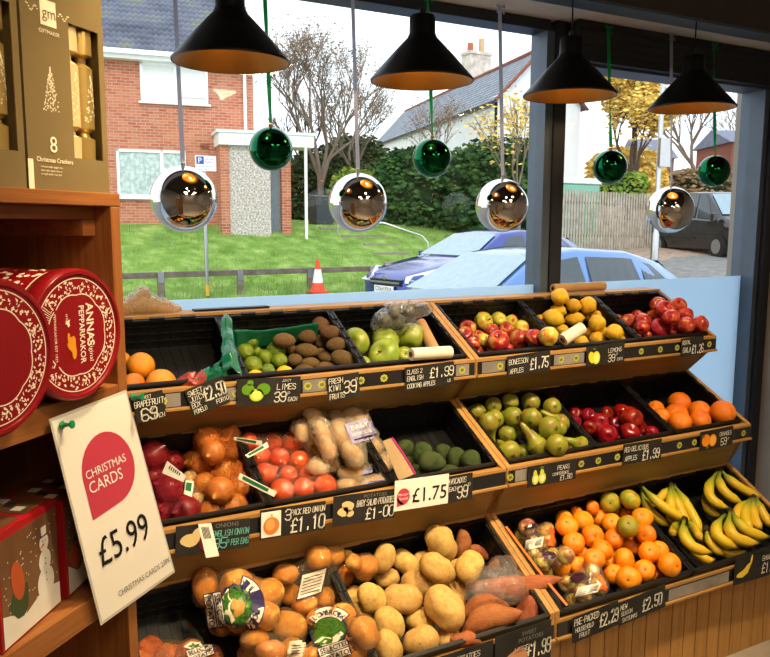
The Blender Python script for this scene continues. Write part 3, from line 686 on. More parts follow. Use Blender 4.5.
class Decal:
    """printed shapes laid onto a pack's film: px = c + u*U + v*W"""
    def __init__(s, root, bv, c, U, W): s.root, s.bv, s.c, s.U, s.W = root, bv, c, U, W; s.mb = MB(); s.mats = []
    def P(s, u, v, off):
        r = ray(s.c[0]+u*s.U[0]+v*s.W[0], s.c[1]+u*s.U[1]+v*s.W[1]); rn = r.normalized()
        h = s.bv.ray_cast(CP - s.root.location, rn)
        if h[0] is None: 
            return None
        return h[0] - rn*(off*1.6+.0012)
    def mi(s, m):
        if m not in s.mats: s.mats.append(m)
        return s.mats.index(m)
    def poly(s, pts, m, off=.0015):
        # fan from the centroid, rings of subdivision so that it hugs the film
        cx = sum(p[0] for p in pts)/len(pts); cy = sum(p[1] for p in pts)/len(pts); n = len(pts); rings = 7; vs = []; ok = True
        o = s.P(cx, cy, off)
        if o is None: return
        vs.append(o); last = o
        for r in range(1, rings+1):
            for p in pts:
                q = s.P(cx+(p[0]-cx)*r/rings, cy+(p[1]-cy)*r/rings, off)
                if q is None or (q-o).length > .12: q = vs[-1]
                vs.append(q)
        fs = [(0, 1+i, 1+(i+1) % n) for i in range(n)]
        for r in range(rings-1):
            for i in range(n): fs.append((1+r*n+i, 1+(r+1)*n+i, 1+(r+1)*n+(i+1) % n, 1+r*n+(i+1) % n))
        s.mb.add(vs, fs, s.mi(m))
    def rect(s, u0, v0, u1, v1, m, off=.0015, n=4):
        pts = []
        for a, b in (((u0, v0), (u1, v0)), ((u1, v0), (u1, v1)), ((u1, v1), (u0, v1)), ((u0, v1), (u0, v0))):
            for i in range(n): pts.append((a[0]+(b[0]-a[0])*i/n, a[1]+(b[1]-a[1])*i/n))
        s.poly(pts, m, off)
    def text(s, txt, m, fn, size, off=.003):
        """fn maps text coordinates (x from 0..w, z) -> (u, v)"""
        t_ = MB(); text_mb(t_, txt, 0, 0, size, bold=size*.02); mp = {}; bad = False
        vs = []
        for p in t_.v:
            q = s.P(*fn(p.x, p.z), off); vs.append(q if q is not None else None)
        fs = [f for f in t_.f if all(vs[i] is not None for i in f)]
        vs = [q if q is not None else V((0, 0, 0)) for q in vs]
        used = sorted({i for f in fs for i in f}); ren = {i: j for j, i in enumerate(used)}
        s.mb.add([vs[i] for i in used], [[ren[i] for i in f] for f in fs], s.mi(m))
    def done(s, name='label'):
        return s.mb.build(name, [M[x] for x in s.mats], s.root)
def oval(cx, cy, rx, ry, n=20, wob=0): return [(cx+rx*cos(2*pi*i/n)*(1+wob*sin(i*3.3)), cy+ry*sin(2*pi*i/n)*(1+wob*sin(i*3.3))) for i in range(n)]
def archpts(r0, r1, a0, a1, cy=0, n=10):
    A = [radians(a0+(a1-a0)*i/n) for i in range(n+1)]
    return A, r0, r1, cy
def willow(d, show=True):
    d.poly(oval(0, .0, .82, .70, 24, .05), 'navy', .0012); d.poly(oval(0, 0, .74, .62, 24, .04), 'field', .002)
    d.poly([(-.7, -.25), (-.3, -.1), (.1, -.3), (.5, -.15), (.6, -.3), (.2, -.55), (-.4, -.5)], 'cream', .0024)
    d.poly([(-.5, -.3), (-.2, -.2), (.1, -.38), (0, -.5), (-.35, -.45)], 'field', .0027)
    n = 12
    for m, r0, r1, a0, a1, off in (('navy', .66, 1.16, 158, 22, .0024), ('cream', .70, 1.12, 155, 25, .003)):
        for i in range(n):
            q = [radians(a0+(a1-a0)*j/n) for j in (i, i+1)]
            d.rect_ = None; pts = [(r0*cos(q[0]), r0*sin(q[0])-.05), (r1*cos(q[0]), r1*sin(q[0])-.05), (r1*cos(q[1]), r1*sin(q[1])-.05), (r0*cos(q[1]), r0*sin(q[1])-.05)]
            vs = [d.P(*p, off) for p in pts]
            if all(v is not None for v in vs): d.mb.add(vs, [(0, 1, 2, 3)], d.mi(m))
    txt = 'WILLOWBROOK'
    for i, ch in enumerate(txt):
        a = radians(148-(148-32)*i/(len(txt)-1)); 
        d.text(ch, 'navy', lambda x, z, a=a: (( .78+z)*cos(a)+(x-.09)*sin(a), (.78+z)*sin(a)-.05-(x-.09)*cos(a)), .30, .0042)
    for (v0, v1, w, tx) in ((-.86, -.56, .62, 'SELECTED'), (-1.22, -.90, .62, 'POTATOES')):
        d.rect(-w-.04, v0-.03, w+.04, v1+.03, 'navy', .003); d.rect(-w, v0, w, v1, 'cream', .0036)
        d.text(tx, 'navy', lambda x, z, v0=v0, w=w: (-w*.92+x*.95, v0+.05+z), .30, .0048)
def sticker(d, lines=5, bars=True):
    d.rect(-1, -1, 1, 1, 'tagwhite', .002)
    if bars:
        for i in range(7): d.rect(.15+i*.1, -.7, .15+i*.1+.05, .6, 'barcode', .003, 1)
        for i in range(4): d.rect(-.85, .55-i*.4, -.1, .65-i*.4, 'print_grey', .003, 1)
    else:
        for i in range(lines): d.rect(-.8, .65-i*.33, .8, .55-i*.33+.0, 'print_grey', .003, 2)
# ---- onions
def onions(): 
    R = []
    G1 = 'nets of onions on the middle tier'
    pack('onion_net', 1, 'ronion', 140, 420, 5.975, [(80, 340, 115), (195, 255, 132), (78, 210, 160)], 'net_red', 'red net of dark red onions behind another red net, behind the hanging white price card', 'net of onions', G1, 'net', puff=.002)
    r2, b2, _ = pack('onion_net', 1, 'ronion', 140, 420, 5.975, [(150, 565, 150), (272, 540, 172), (170, 415, 172)], 'net_red', 'front red net of dark red onions beside the brown onion nets', 'net of onions', G1, 'net', puff=.002)
    pack('onion_net', 1, 'bonion', 140, 420, 5.975, [(300, 350, 90), (340, 480, 92)], 'net_white', 'small net of brown onions tucked low between red and brown nets', 'net of onions', G1, 'net')
    pack('onion_net', 1, 'bonion', 140, 420, 5.975, [(545, 85, 100), (310, 240, 112), (360, 272, 100), (400, 112, 140), (575, 190, 136), (440, 190, 138)], 'net_orange', 'upper orange net of brown onions against the back of the crate', 'net of onions', G1, 'net')
    pack('onion_net', 1, 'bonion', 140, 420, 5.975, [(415, 545, 122), (565, 512, 142)], 'net_orange', 'lowest small net of brown onions resting at the front rail', 'net of onions', G1, 'net')
    pack('onion_net', 1, 'bonion', 140, 420, 5.975, [(385, 385, 135), (600, 398, 132), (480, 420, 166), (620, 292, 122), (490, 302, 122)], 'net_orange', 'middle orange net of brown onions below the upper brown net', 'net of onions', G1, 'net')
    G2 = 'orange packs of large onions'
    pack('onion_pack', 1, 'gonion', 240, 420, 5.975, [(50, 130, 110), (195, 140, 112), (312, 130, 130)], 'film_orange', 'rear pack of three large onions in orange film at the crate back', 'pack of onions', G2)
    pack('onion_pack', 1, 'gonion', 240, 420, 5.975, [(120, 212, 130), (235, 226, 122), (355, 246, 126)], 'film_orange', 'second pack of three large onions from the back in orange film', 'pack of onions', G2)
    pack('onion_pack', 1, 'gonion', 240, 420, 5.975, [(150, 325, 140), (290, 328, 112), (405, 330, 110)], 'film_orange', 'third pack of three large onions from the back in orange film', 'pack of onions', G2)
    pack('onion_pack', 1, 'gonion', 240, 420, 5.975, [(250, 425, 150), (380, 412, 136), (508, 396, 142)], 'film_orange', 'front pack of three large onions in orange film by the front rail', 'pack of onions', G2)
onions()
# ---- baby potatoes
G3 = 'bags of baby salad potatoes'
BB = (1, 'babypot', 290, 400, 5.5)
def bb(rows, label, **k): return pack('baby_potato_bag', *BB, rows, 'film_white', label, 'bag of potatoes', G3, **k)
bb([(60, 175, 120, 80, 70), (130, 255, 150, 90, 100)], 'rearmost left bag of baby potatoes beside the large onions', puff=.006, wr=.012)
bb([(200, 345, 140, 100, 30), (150, 375, 110, 80, 10)], 'lower left bag of baby potatoes behind the front orange onion pack', puff=.006, wr=.012)
r, b, _ = bb([(330, 480, 150, 84, 12), (465, 465, 180, 88, -15), (540, 470, 100, 70, 0)], 'bottom bag of baby potatoes lying at the front rail with lilac strip', puff=.005, wr=.011)
d = Decal(r, b, (290+475/5.5, 400+455/5.5), (12, -2.5), (1, -2.6)); d.rect(-1, -1, 1, 1, 'lilac'); d.rect(-.8, -.3, .6, .3, 'navy', .003); d.done()
r, b, _ = bb([(335, 405, 150, 84, 0), (470, 375, 170, 90, -15), (530, 335, 110, 80, 10)], 'middle bag of baby potatoes under the bag with the large lilac label', puff=.005, wr=.011)
d = Decal(r, b, (290+450/5.5, 400+385/5.5), (9, -2), (1, -3)); d.rect(-1, -1, 1, 1, 'lilac'); d.done()
bb([(130, 90, 130, 84, 30), (175, 175, 150, 84, 65), (205, 262, 150, 80, 70)], 'diagonal bag of baby potatoes leaning on the top labelled bag', puff=.006, wr=.012)
r, b, _ = bb([(255, 110, 120, 90, 60), (360, 95, 150, 96, 20), (285, 200, 190, 120, 60), (410, 190, 150, 110, 50), (345, 300, 170, 100, 60), (450, 255, 120, 96, 10)], 'topmost bag of baby potatoes with a large lilac printed label', puff=.006, wr=.012)
d = Decal(r, b, (290+405/5.5, 400+165/5.5), (15, -4), (-4, -10)); d.rect(-1, -1, 1, 1, 'lilac'); d.text('BABY', 'cream', lambda x, z: (-.75+x*.8, .25+z), .62, .004); d.text('POTATOES', 'cream', lambda x, z: (-.85+x*.62, -.35+z), .42, .004)
d.rect(-.8, -.75, .7, -.6, 'navy', .003); d.done()
P, s, n, L = tframe(1)
mb = MB(); q = [onP(px, py, P-n*h, n) for px, py, h in ((386, 443, .02), (392, 440, .02), (419, 478, .05), (404, 484, .06))]
q = [onD(384, 441, 2.30), onD(392, 438, 2.31), onD(415, 474, 2.27), (onD(400, 480, 2.25))]
cardbag = empty('paper_bag', q[0], 'flat cream paper packet with magenta edge between baby potatoes and avocados', 'packet')
mb.prism([p-q[0] for p in q], -CR*.004, 0); mb.build('packet_face', flat('buff packet paper', '947a54', .7), cardbag)
M['magenta'] = flat('magenta print', 'a8246e', .4)
e = MB(); e.tube([q[1]-q[0], (q[1]+q[2])*.5-q[0]+V((.002, 0, .002)), q[2]-q[0]], .0035, 6); e.build('magenta_edge', M['magenta'], cardbag)
# ---- bagged potatoes, bottom tier
G4 = 'bags of potatoes on the bottom tier'
W1, W2 = (2, 'bagpot', 240, 540, 5.5), (2, 'bagpot', 130, 540, 5.615)
def pb(W, rows, label, **k): return pack('potato_bag', *W, rows, 'film_potato', label, 'bag of potatoes', G4, **k)
pb(W2, [('redpot', 110, 615, 140), ('redpot', 60, 700, 140), ('redpot', 220, 660, 150), ('redpot', 340, 640, 150), ('redpot', 160, 760, 150), ('redpot', 300, 760, 150), ('redpot', 450, 660, 140)], 'bag of pinkish potatoes with green label in the bottom left corner', puff=.003)
rA, bA, _ = ROOT_P1 = pb(W1, [(250, 190, 150, 112, -10), (520, 85, 104), (265, 290, 118), (435, 98, 148, 136, 40), (565, 190, 140, 120, 60), (395, 235, 130), (480, 320, 142, 118, 0), (355, 355, 128)], 'upper bag of potatoes with a pale square sticker beside loose potatoes', puff=.003)
d = Decal(rA, bA, (240+395/5.5, 540+240/5.5), (13, -4), (3, -13)); d.rect(-1, -1, 1, 1, 'navy', .001); d.rect(-.92, -.92, .92, .92, 'cream', .002)
for i in range(6): d.rect(-.75, .62-i*.25, .75, .56-i*.25, 'navy', .003, 2)
d.done('sticker')
pb(W1, [(690, 150, 150, 130, -40), (625, 125, 90)], 'small bag end with orange red print lying against the loose potatoes', puff=.002)
rB, bB, _ = pb(W2, [(425, 262, 210, 140, 86), (560, 350, 170), (520, 450, 160), (700, 320, 190), (600, 260, 180), (650, 440, 180), (780, 300, 150), (590, 390, 180), (760, 420, 150)], 'large bag of potatoes with green oval label on its side, at back left', puff=.004)
d = Decal(rB, bB, (130+600/5.615, 540+370/5.615), (4, 27), (25, -5)); willow(d); d.done()
rC, bC, _ = pb(W1, [(60, 640, 150), (80, 545, 160, 112, 0), (170, 610, 170, 116, 10), (270, 470, 210, 152, 30), (290, 620, 150)], 'front middle bag of potatoes with a pale crumpled sticker', puff=.003)
d = Decal(rC, bC, (240+330/5.5, 540+600/5.5), (12, -1), (2, -9)); d.rect(-1, -1, 1, 1, 'cream', .002)
for i in range(4): d.rect(-.75, .5-i*.3, .75, .42-i*.3, 'navy', .003, 2)
d.done('sticker')
rD, bD, _ = pb(W1, [(450, 450, 150), (575, 425, 150), (520, 570, 170), (420, 650, 150), (620, 620, 160), (685, 510, 190, 150, 60), (700, 640, 130)], 'front bag of potatoes with upright green farm label in front of loose potatoes', puff=.004)
d = Decal(rD, bD, (240+485/5.5, 540+505/5.5), (23, -8), (-7, -22)); willow(d); d.done()
rE = [o for o in COL.objects if o.name == 'potato_bag'][0]
fE = [c for c in rE.children if c.name.startswith('plastic_film')][0]; bmx = bmesh.new(); bmx.from_mesh(fE.data); bE = BVHTree.FromBMesh(bmx); bmx.free()
d = Decal(rE, bE, (196, 638), (20, -7), (-5, -16)); willow(d); d.done()
# ---- packs of apples
G5 = 'orange edged packs of apples'
A = (2, 'pkapple', 500, 480, 4.053)
def ap(rows, label): return pack('apple_pack', *A, rows, 'film_clear', label, 'pack of apples', G5, puff=.002, wr=.003)
r1, b1, _ = ap([(90, 228, 58), (110, 192, 58), (185, 205, 60), (140, 262, 62), (190, 252, 58), (135, 300, 52)], 'rear pack of small apples with barcode sticker in the satsuma crate')
d = Decal(r1, b1, (500+138/4.053, 480+257/4.053), (9, -2), (1, -5)); sticker(d); d.done('sticker')
d = Decal(r1, b1, (500+125/4.053, 480+187/4.053), (7, -1), (1, -3)); d.poly(oval(0, 0, 1, 1, 12, .1), 'purpleprint', .0018); d.rect(-.4, -.3, .1, .5, 'tagwhite', .003); d.done('label')
d = Decal(r1, b1, (500+212/4.053, 480+220/4.053), (5, 2), (0, -13)); d.poly([(-1, -1), (0, -1), (1, -.6), (.5, 0), (1, 1), (-.4, 1)], 'orangeprint', .0018); d.done('orange_print')
r2, b2, _ = ap([(215, 312, 58), (165, 332, 56), (265, 305, 62), (185, 372, 52)], 'middle pack of small apples partly under satsumas')
d = Decal(r2, b2, (500+200/4.053, 480+305/4.053), (7, 1), (1, -4)); d.poly(oval(0, 0, 1, 1, 12, .1), 'purpleprint', .0018); d.done('label')
r3, b3, _ = ap([(270, 418, 58), (375, 372, 60), (300, 492, 60), (345, 398, 62), (400, 430, 64), (335, 462, 66)], 'front pack of small apples with barcode sticker at the crate corner')
d = Decal(r3, b3, (500+357/4.053, 480+445/4.053), (12, -3), (2, -5)); sticker(d); d.done('sticker')
d = Decal(r3, b3, (500+315/4.053, 480+395/4.053), (8, -1), (1, -5)); d.poly(oval(0, 0, 1, 1, 12, .1), 'purpleprint', .0018); d.done('label')
d = Decal(r3, b3, (500+418/4.053, 480+425/4.053), (6, 4), (-2, -10)); d.poly([(-1, -1), (1, -1), (.8, 0), (0, 1), (-1, .6)], 'orangeprint', .0018); d.done('orange_print')
# orange bag strip lying along the left side of the satsuma crate
P, s, n, L = tframe(2)
mb = MB(); q = [onP(*a, P+n*.006, n) for a in ((505, 527), (524, 553), (545, 581), (566, 606))]; s3 = [p+V((.008, 0, .001)) for p in q]
for i in range(3): mb.prism([q[i], s3[i], s3[i+1], q[i+1]], n*.0015)
tag(mb.build('orange_bag_strip', M['orangeprint']), 'strip of bright orange bag plastic along the left edge of the satsuma crate', 'bag strip')
# ---- plastic bag over sweet potatoes
sw = [(onP(430+x/4.57, 515+y/4.57, P+n*h, n), r_) for x, y, h, r_ in ((330, 250, .0, .04), (300, 320, .015, .042), (220, 340, .0, .035), (370, 330, .0, .045), (250, 290, .02, .03))]
sb = empty('produce_bag', sw[1][0], 'crumpled clear plastic bag lying over the sweet potatoes', 'plastic bag')
film(sb, sw, 'film_clear', 'bag_film', puff=.004, blend=.7, wr=.014)
# ---- bananas
M['banana'] = None
t = NT('banana skin'); at = t.n('Attribute'); at.attribute_name = 'along'; v = t.coord((1, 1, 1)); nz = t.noise(v, 40, 3)
c = t.ramp(at.outputs['Fac'], [(.0, '4a3a1c'), (.05, '6f7a22'), (.22, '9aa028'), (.42, 'd6b528'), (.90, 'dcb62a'), (.95, '8a7a22'), (.985, '2c2214')])
c2 = t.mix(t.ramp(nz, [(.62, (0, 0, 0)), (.75, (.5, .5, .5))]), c, '8a6a1c'); M['banana'] = t.fin(t.hsvrand(c2, .008, .12), .42, 0, .4)
def banana(root, k, a, m_, b, rad):
    P, s, n, L = tframe(k); pts = [onP(630+x/5.057, 450+y/5.057, P+n*h, n) for x, y, h in (a, m_, b)]
    A, B, C_ = pts; B = B*2-(A+C_)*.5; N = 18; path = [A*(1-t)**2+B*2*t*(1-t)+C_*t*t for t in [i/N for i in range(N+1)]]
    R = [rad*min(1, .34+max(0, (i/N-.10))*3.4)*(1 if i < N-3 else (.92, .66, .42, .26)[i-(N-3)]) for i in range(N+1)]
    mb = MB(); seg = 10; mb.tube([p-root.location for p in path], R, seg); me = mb.mesh('banana', M['banana'], True)
    at = me.attributes.new('along', 'FLOAT', 'POINT'); at.data.foreach_set('value', [i//seg/N for i in range(len(mb.v))])
    o = bpy.data.objects.new('banana', me); COL.objects.link(o); o.parent = root; return o
def bunch(label, crown, rows):
    P, s, n, L = tframe(2); c = onP(630+crown[0]/5.057, 450+crown[1]/5.057, P+n*crown[2], n)
    r = empty('banana_bunch', c, label, 'bananas', 'bunches of bananas')
    for a, m_, b, rad in rows: banana(r, 2, (crown[0]+a[0], crown[1]+a[1], crown[2]+a[2]), m_, b, rad)
    mb = MB().tube([V((-.010, 0, -.004)), V((0, .002, .004)), V((.012, .004, -.002))], [.007, .011, .008], 8); mb.build('crown', M['calyx'], r, True)
Z3 = (0, 0, 0)
bunch('banana bunch at the left of its crate beside the satsumas, long single fruit on top', (55, 185, .0), [((0, 8, -.02), (105, 310, -.055), (205, 385, -.07), .017), ((8, 0, .01), (165, 285, .0), (292, 355, -.015), .0185)])
bunch('banana bunch behind and right of the long single banana, stems gathered at the top', (212, 182, -.01), [((-12, 4, -.015), (160, 235, -.04), (110, 290, -.06), .016), ((-6, 0, 0), (205, 290, -.03), (215, 380, -.06), .018), ((0, 0, .005), (250, 295, -.025), (300, 390, -.05), .018), ((8, -6, .0), (300, 300, -.02), (362, 422, -.04), .018)])
bunch('front banana bunch nearest the price rail on the left side', (278, 352, .01), [((-20, 10, -.02), (225, 395, -.05), (215, 440, -.07), .016), ((5, 0, -.01), (325, 400, -.03), (362, 462, -.045), .016), ((0, 10, -.03), (335, 520, -.06), (432, 552, -.055), .0165), ((-4, 0, .0), (290, 465, .0), (418, 520, -.005), .0195)])
bunch('upper right banana bunch with four fruit fanned below one stem', (455, 108, .0), [((-14, 20, -.03), (385, 270, -.06), (470, 335, -.065), .017), ((-12, 2, .0), (400, 225, -.01), (505, 295, -.02), .0195), ((0, 4, .01), (470, 200, .0), (572, 270, -.01), .019), ((12, 0, .01), (540, 178, .0), (668, 245, -.01), .0185)])
bunch('small green-tipped banana bunch low in the middle of the crate', (388, 400, -.03), [((0, 0, 0), (410, 475, -.05), (478, 532, -.06), .016), ((6, 4, -.01), (480, 520, -.065), (585, 510, -.06), .016)])
bunch('front right banana bunch of broad fruit resting on the rail', (508, 308, .01), [((-26, 20, -.01), (440, 425, -.01), (556, 496, -.02), .0205), ((0, 5, .01), (520, 430, .01), (655, 470, .0), .021), ((10, 0, .0), (580, 400, .0), (705, 440, -.01), .020)])
bunch('right-hand banana bunch fanned out behind the front right bunch', (628, 240, .02), [((-14, 6, -.01), (545, 310, -.01), (545, 365, -.02), .018), ((-4, 6, .005), (580, 330, .0), (625, 410, .0), .0185), ((4, 4, .01), (625, 330, .01), (665, 405, .01), .0185), ((12, 0, .01), (670, 320, .01), (730, 395, .005), .0185)])
# ---- bag rolls and loose bags on the top tier
M['paper'] = flat('translucent bag roll', 'd8cdb8', .45, 0, .4, .05, 30); M['tan'] = flat('tan cardboard', 'b08a5c', .8, 0, .2); M['core'] = flat('cardboard core', '6b4626', .9)
P, s, n, L = tframe(0)
def roll(name, a, b, r, label, mat, cap_at='a'):
    A, B = V(a), V(b); d = (B-A).normalized(); root = empty(name, (A+B)/2, label, 'bag roll')
    o = root.location; N = 28; x, y, z = basis(d); Fm = frame(A-o, x, y, z); Ln = (B-A).length
    prof = [(r*.42, .004), (r*.46, 0), (r*.97, 0), (r, .002), (r, Ln-.002), (r*.97, Ln), (r*.46, Ln), (r*.42, Ln-.004)]
    MB().lathe(prof, N, 0, Fm).build('wound_film', M[mat], root, True)
    MB().lathe([(r*.40, -.002), (r*.45, -.002), (r*.45, Ln+.002), (r*.40, Ln+.002), (r*.34, Ln+.002), (r*.34, -.002), (r*.40, -.002)], N, 0, Fm).build('cardboard_core', M['core'], root, True)
    return root
roll('bag_roll', onP(330+480/5.923, 300+322/5.923, P+n*.028, n), onP(330+712/5.923, 300+308/5.923, P+n*.02, n), .0205, 'white roll of produce bags lying along the rail in front of the cooking apples', 'paper')
roll('bag_roll', onP(330+535/5.923, 300+135/5.923, P+n*(-.02), n), onP(330+620/5.923, 300+300/5.923, P-n*.035, n), .020, 'tan roll of bags standing on a slant behind the white roll', 'tan')
roll('bag_roll', onP(530+335/6.417, 280+308/6.417, P+n*.05, n), onP(530+210/6.417, 280+385/6.417, P+n*.016, n), .023, 'white roll of produce bags lying on the lemons', 'paper')
a, b = onY(555, 287, 2.425), onY(606, 285, 2.425); roll('bag_roll', (a.x, 2.438, 1.297), (b.x, 2.438, 1.297), .0185, 'tan cardboard roll lying on the back ledge behind the lemons', 'tan')
# clear bag of grey-green produce behind cooking apples
sp = [(onP(330+x/5.923, 300+y/5.923, P+n*h, n), r_) for x, y, h, r_ in ((330, 120, .01, .036), (400, 130, .0, .036), (380, 70, .045, .03), (470, 60, .055, .026), (560, 55, .05, .022), (300, 140, -.01, .03), (450, 110, .02, .03))]
cb = empty('produce_bag', sp[0][0], 'scrunched clear plastic bag standing behind the green cooking apples', 'plastic bag')
film(cb, sp, 'film_clear', 'bag_film', puff=.004, blend=.75, wr=.016)
M['grey_veg'] = mottled('grey green leaves', [(.3, '2e3028'), (.6, '5a5a4c'), (.8, '1f221c')], 60, rough=.6)
g_ = MB()
for i, (c_, r_) in enumerate(sp[:4]): g_.lathe([(sin(t)*r_*.7, cos(t)*r_*.8) for t in arc(10)], 14, 0, Matrix.Translation(c_-sp[0][0]))
g_.build('contents', M['grey_veg'], cb, True)
# green bag liner draped at the left of the limes
def sheet(name, px, mat, label, cat, k=0, amp=.006, seed=1, root=None):
    """px: rows of (px, py, h) control points -> crumpled double-sided sheet"""
    P, s, n, L = tframe(k); G_ = [[onP(a, b, P+n*h, n) for a, b, h in row] for row in px]
    nu, nv = len(px)-1, len(px[0])-1; S = 6; vs = []; W = nv*S+1
    for i in range(nu*S+1):
        for j in range(nv*S+1):
            a, b = min(i//S, nu-1), min(j//S, nv-1); u, v_ = i/S-a, j/S-b
            p = G_[a][b]*(1-u)*(1-v_)+G_[a+1][b]*u*(1-v_)+G_[a][b+1]*(1-u)*v_+G_[a+1][b+1]*u*v_
            q = noise.noise(p*38+V((seed, 0, 0)))*amp + noise.noise(p*90+V((0, seed, 0)))*amp*.5
            vs.append(p + n*q + V((1, 0, 0))*noise.noise(p*50+V((0, 0, seed)))*amp*.6)
    fs = [(i*W+j, i*W+j+1, (i+1)*W+j+1, (i+1)*W+j) for i in range(nu*S) for j in range(nv*S)]
    mb = MB().add(vs, fs); me = mb.mesh(name, mat, True); o = bpy.data.objects.new(name, me); COL.objects.link(o)
    so = o.modifiers.new('solid', 'SOLIDIFY'); so.thickness = .0012
    return tag(o, label, cat)
t = NT('green bag plastic'); t.fin('0b6448', .25, 0, .6); t.b.inputs['Transmission Weight'].default_value = .15; v = t.coord(); t.bump(t.noise(v, 60, 3), .5, .004); M['greenbag'] = t.m
sheet('green_bag_liner', [[(221, 318, .06), (226, 313, .07), (231, 318, .06)], [(222, 338, .05), (228, 335, .06), (234, 340, .04)], [(221, 358, .03), (230, 352, .05), (238, 360, .03)], [(222, 374, .0), (232, 368, .03), (242, 378, .01)]], M['greenbag'], 'crumpled green plastic bag draped over the crate side left of the limes', 'plastic bag', amp=.008)
sheet('green_liner_sheet', [[(232, 330, -.005), (262, 330, -.005), (290, 327, -.005), (318, 322, -.005)], [(236, 352, -.085), (262, 348, -.085), (290, 344, -.085), (318, 340, -.085)]], M['greenbag'], 'dark green plastic lining the back of the lime crate', 'liner', amp=.003)
M['redprint'] = flat('red bag print', '9a3012', .4, 0, .5, .3, 40)
sheet('pomelo_bag', [[(178, 386, -.02), (196, 376, -.01), (214, 364, .0), (224, 357, .01)], [(180, 392, -.05), (198, 384, .0), (216, 372, .02), (228, 368, .01)], [(186, 397, -.05), (200, 394, -.03), (218, 388, -.03), (230, 384, -.02)]], M['greenbag'], 'crumpled green bag with red print lying beside the grapefruit', 'bag', amp=.026, seed=4)
sheet('red_wrapper', [[(176, 380, -.03), (190, 372, -.01), (204, 368, .01)], [(180, 389, -.035), (192, 382, .004), (204, 377, .018)], [(188, 395, -.03), (196, 390, -.01), (206, 384, .012)]], M['redprint'], 'orange red wrapper on the green bag beside the grapefruit', 'wrapper', amp=.022, seed=7)
# bag of bread rolls / potatoes on the back ledge, top left
lb = [(onY(px, py, 2.46), r_) for px, py, r_ in ((136, 304, .034), (150, 307, .03), (163, 308, .028), (174, 311, .022), (128, 308, .03), (143, 294, .022))]
rb = empty('ledge_bag', (lb[0][0].x, 2.46, 1.28), 'clear bag of pale potatoes on the back ledge beside the wooden shelf unit', 'bag of potatoes')
for i, (c_, r_) in enumerate(lb):
    me = KIND['babypot'][0][i % 3]; o = bpy.data.objects.new('potato', me); COL.objects.link(o); o.parent = rb; o.matrix_local = Matrix.Translation(-rb.location) @ frame(c_, *[v*q for v, q in zip(basis((1, .2*i-.4, .3)), (r_*.85, r_*.85, r_*.75))])
film(rb, lb, 'film_white', 'plastic_film', puff=.002, wr=.006)
strip_ = MB().box((.62, 2.42, 1.2775), (.87, 2.455, 1.284)).build('ledge_strip', M['black_plastic']); tag(strip_, 'thin black strip lying on the ledge above the grapefruit crate', 'strip')
# ================================================================== SIGNS
def sign(k, quad, fn, label, mats, cat='price sign', name='chalk_sign', base='slate', off=.016, group=None, plane=None):
    Yp = (TI[k][0]-off) if plane is None else plane
    TL, TR, BR, BL = [onY(x, y, Yp) for x, y in quad]
    x = ((BR-BL)+(TR-TL)).normalized(); z = V((-x.z, 0, x.x)); w = ((BR-BL).length+(TR-TL).length)/2; h = ((TL-BL).length+(TR-BR).length)/2
    c = (TL+TR+BR+BL)/4; o = c-x*w/2-z*h/2
    root = empty(name, (0, 0, 0), label, cat, group); root.matrix_world = frame(o, x, (0, 1, 0), z)
    def child(nm, mb, m_, **kw): return mb.build(nm, m_, root, **kw)
    child('board', MB().box((0, 0, 0), (w, .0022, h)), M[base], bevel=.0006)
    ink = MB(); ink.lim = w; fn(ink, w, h); child('lettering', ink, [M[m_] for m_ in mats]); return root
def lines(rows):
    """rows: (text, x, z, height) as fractions of the sign"""
    def f(mb, w, h):
        for r in rows:
            t_, x, z, hh = r[:4]; mi = r[4] if len(r) > 4 else 0; wf = r[5] if len(r) > 5 else .62
            chalk(mb, t_, x*w, z*h, hh*h, hh*h*wf, mi=mi)
    return f
def pic(mb, cx, cz, r, mi, h): blob2d(mb, cx*h, cz*h, r*h, r*h, mi, 14, off=.0014)
def S_lime(mb, w, h):
    for (a, b, r_, mi) in ((.42, .62, .24, 2), (1.0, .60, .26, 2), (.50, .86, .12, 2), (.74, .40, .27, 1)): blob2d(mb, a*h, b*h, r_*h, r_*h*.85, mi, 14, off=.0013+mi*0)
    blob2d(mb, .74*h, .40*h, .20*h, .17*h, 3, 14, off=.002)
    chalk(mb, 'LIMES', w*.62, h*.55, h*.20, h*.15); chalk(mb, '39', w*.58, h*.10, h*.36, h*.24); chalk(mb, 'P', w*.79, h*.32, h*.13, h*.1); chalk(mb, 'EACH', w*.80, h*.1, h*.14, h*.09)
    chalk(mb, 'JUICY', w*.70, h*.84, h*.08, h*.07)
for nm, c in (('ylime', 'b9c62e'), ('glime', '5f8f1e'), ('pulp', 'd8dc6a'), ('ylemon', 'e8d024'), ('plemon', 'f2e87a'), ('orprint', 'ee8a1c'), ('orpulp', 'f5b04a'), ('onprint', 'd07a3a'), ('onprint2', 'e0a05a'), ('potprint', 'd8bf86'), ('pearprint', 'c9cc4a'), ('pearpulp', 'e8e4a0'), ('banprint', 'e8c83a'), ('swprint', 'c08a66'), ('redonp', '6a1c28'), ('leaf', '4f7a2a')): M[nm] = flat(nm+' print', c, .6, 0, .2, .05)
sign(0, ((132, 396), (162, 390), (167, 417), (137, 424)), lines([('SWEET', .28, .82, .11), ('GRAPEFRUIT', -.02+.03, .56, .2, 0, .56), ('69', .18, .05, .42, 0, .7), ('P', .55, .32, .16), ('EACH', .60, .06, .15)]), 'small chalkboard sign for sweet grapefruit at 69p on the top rail', ['chalk'])
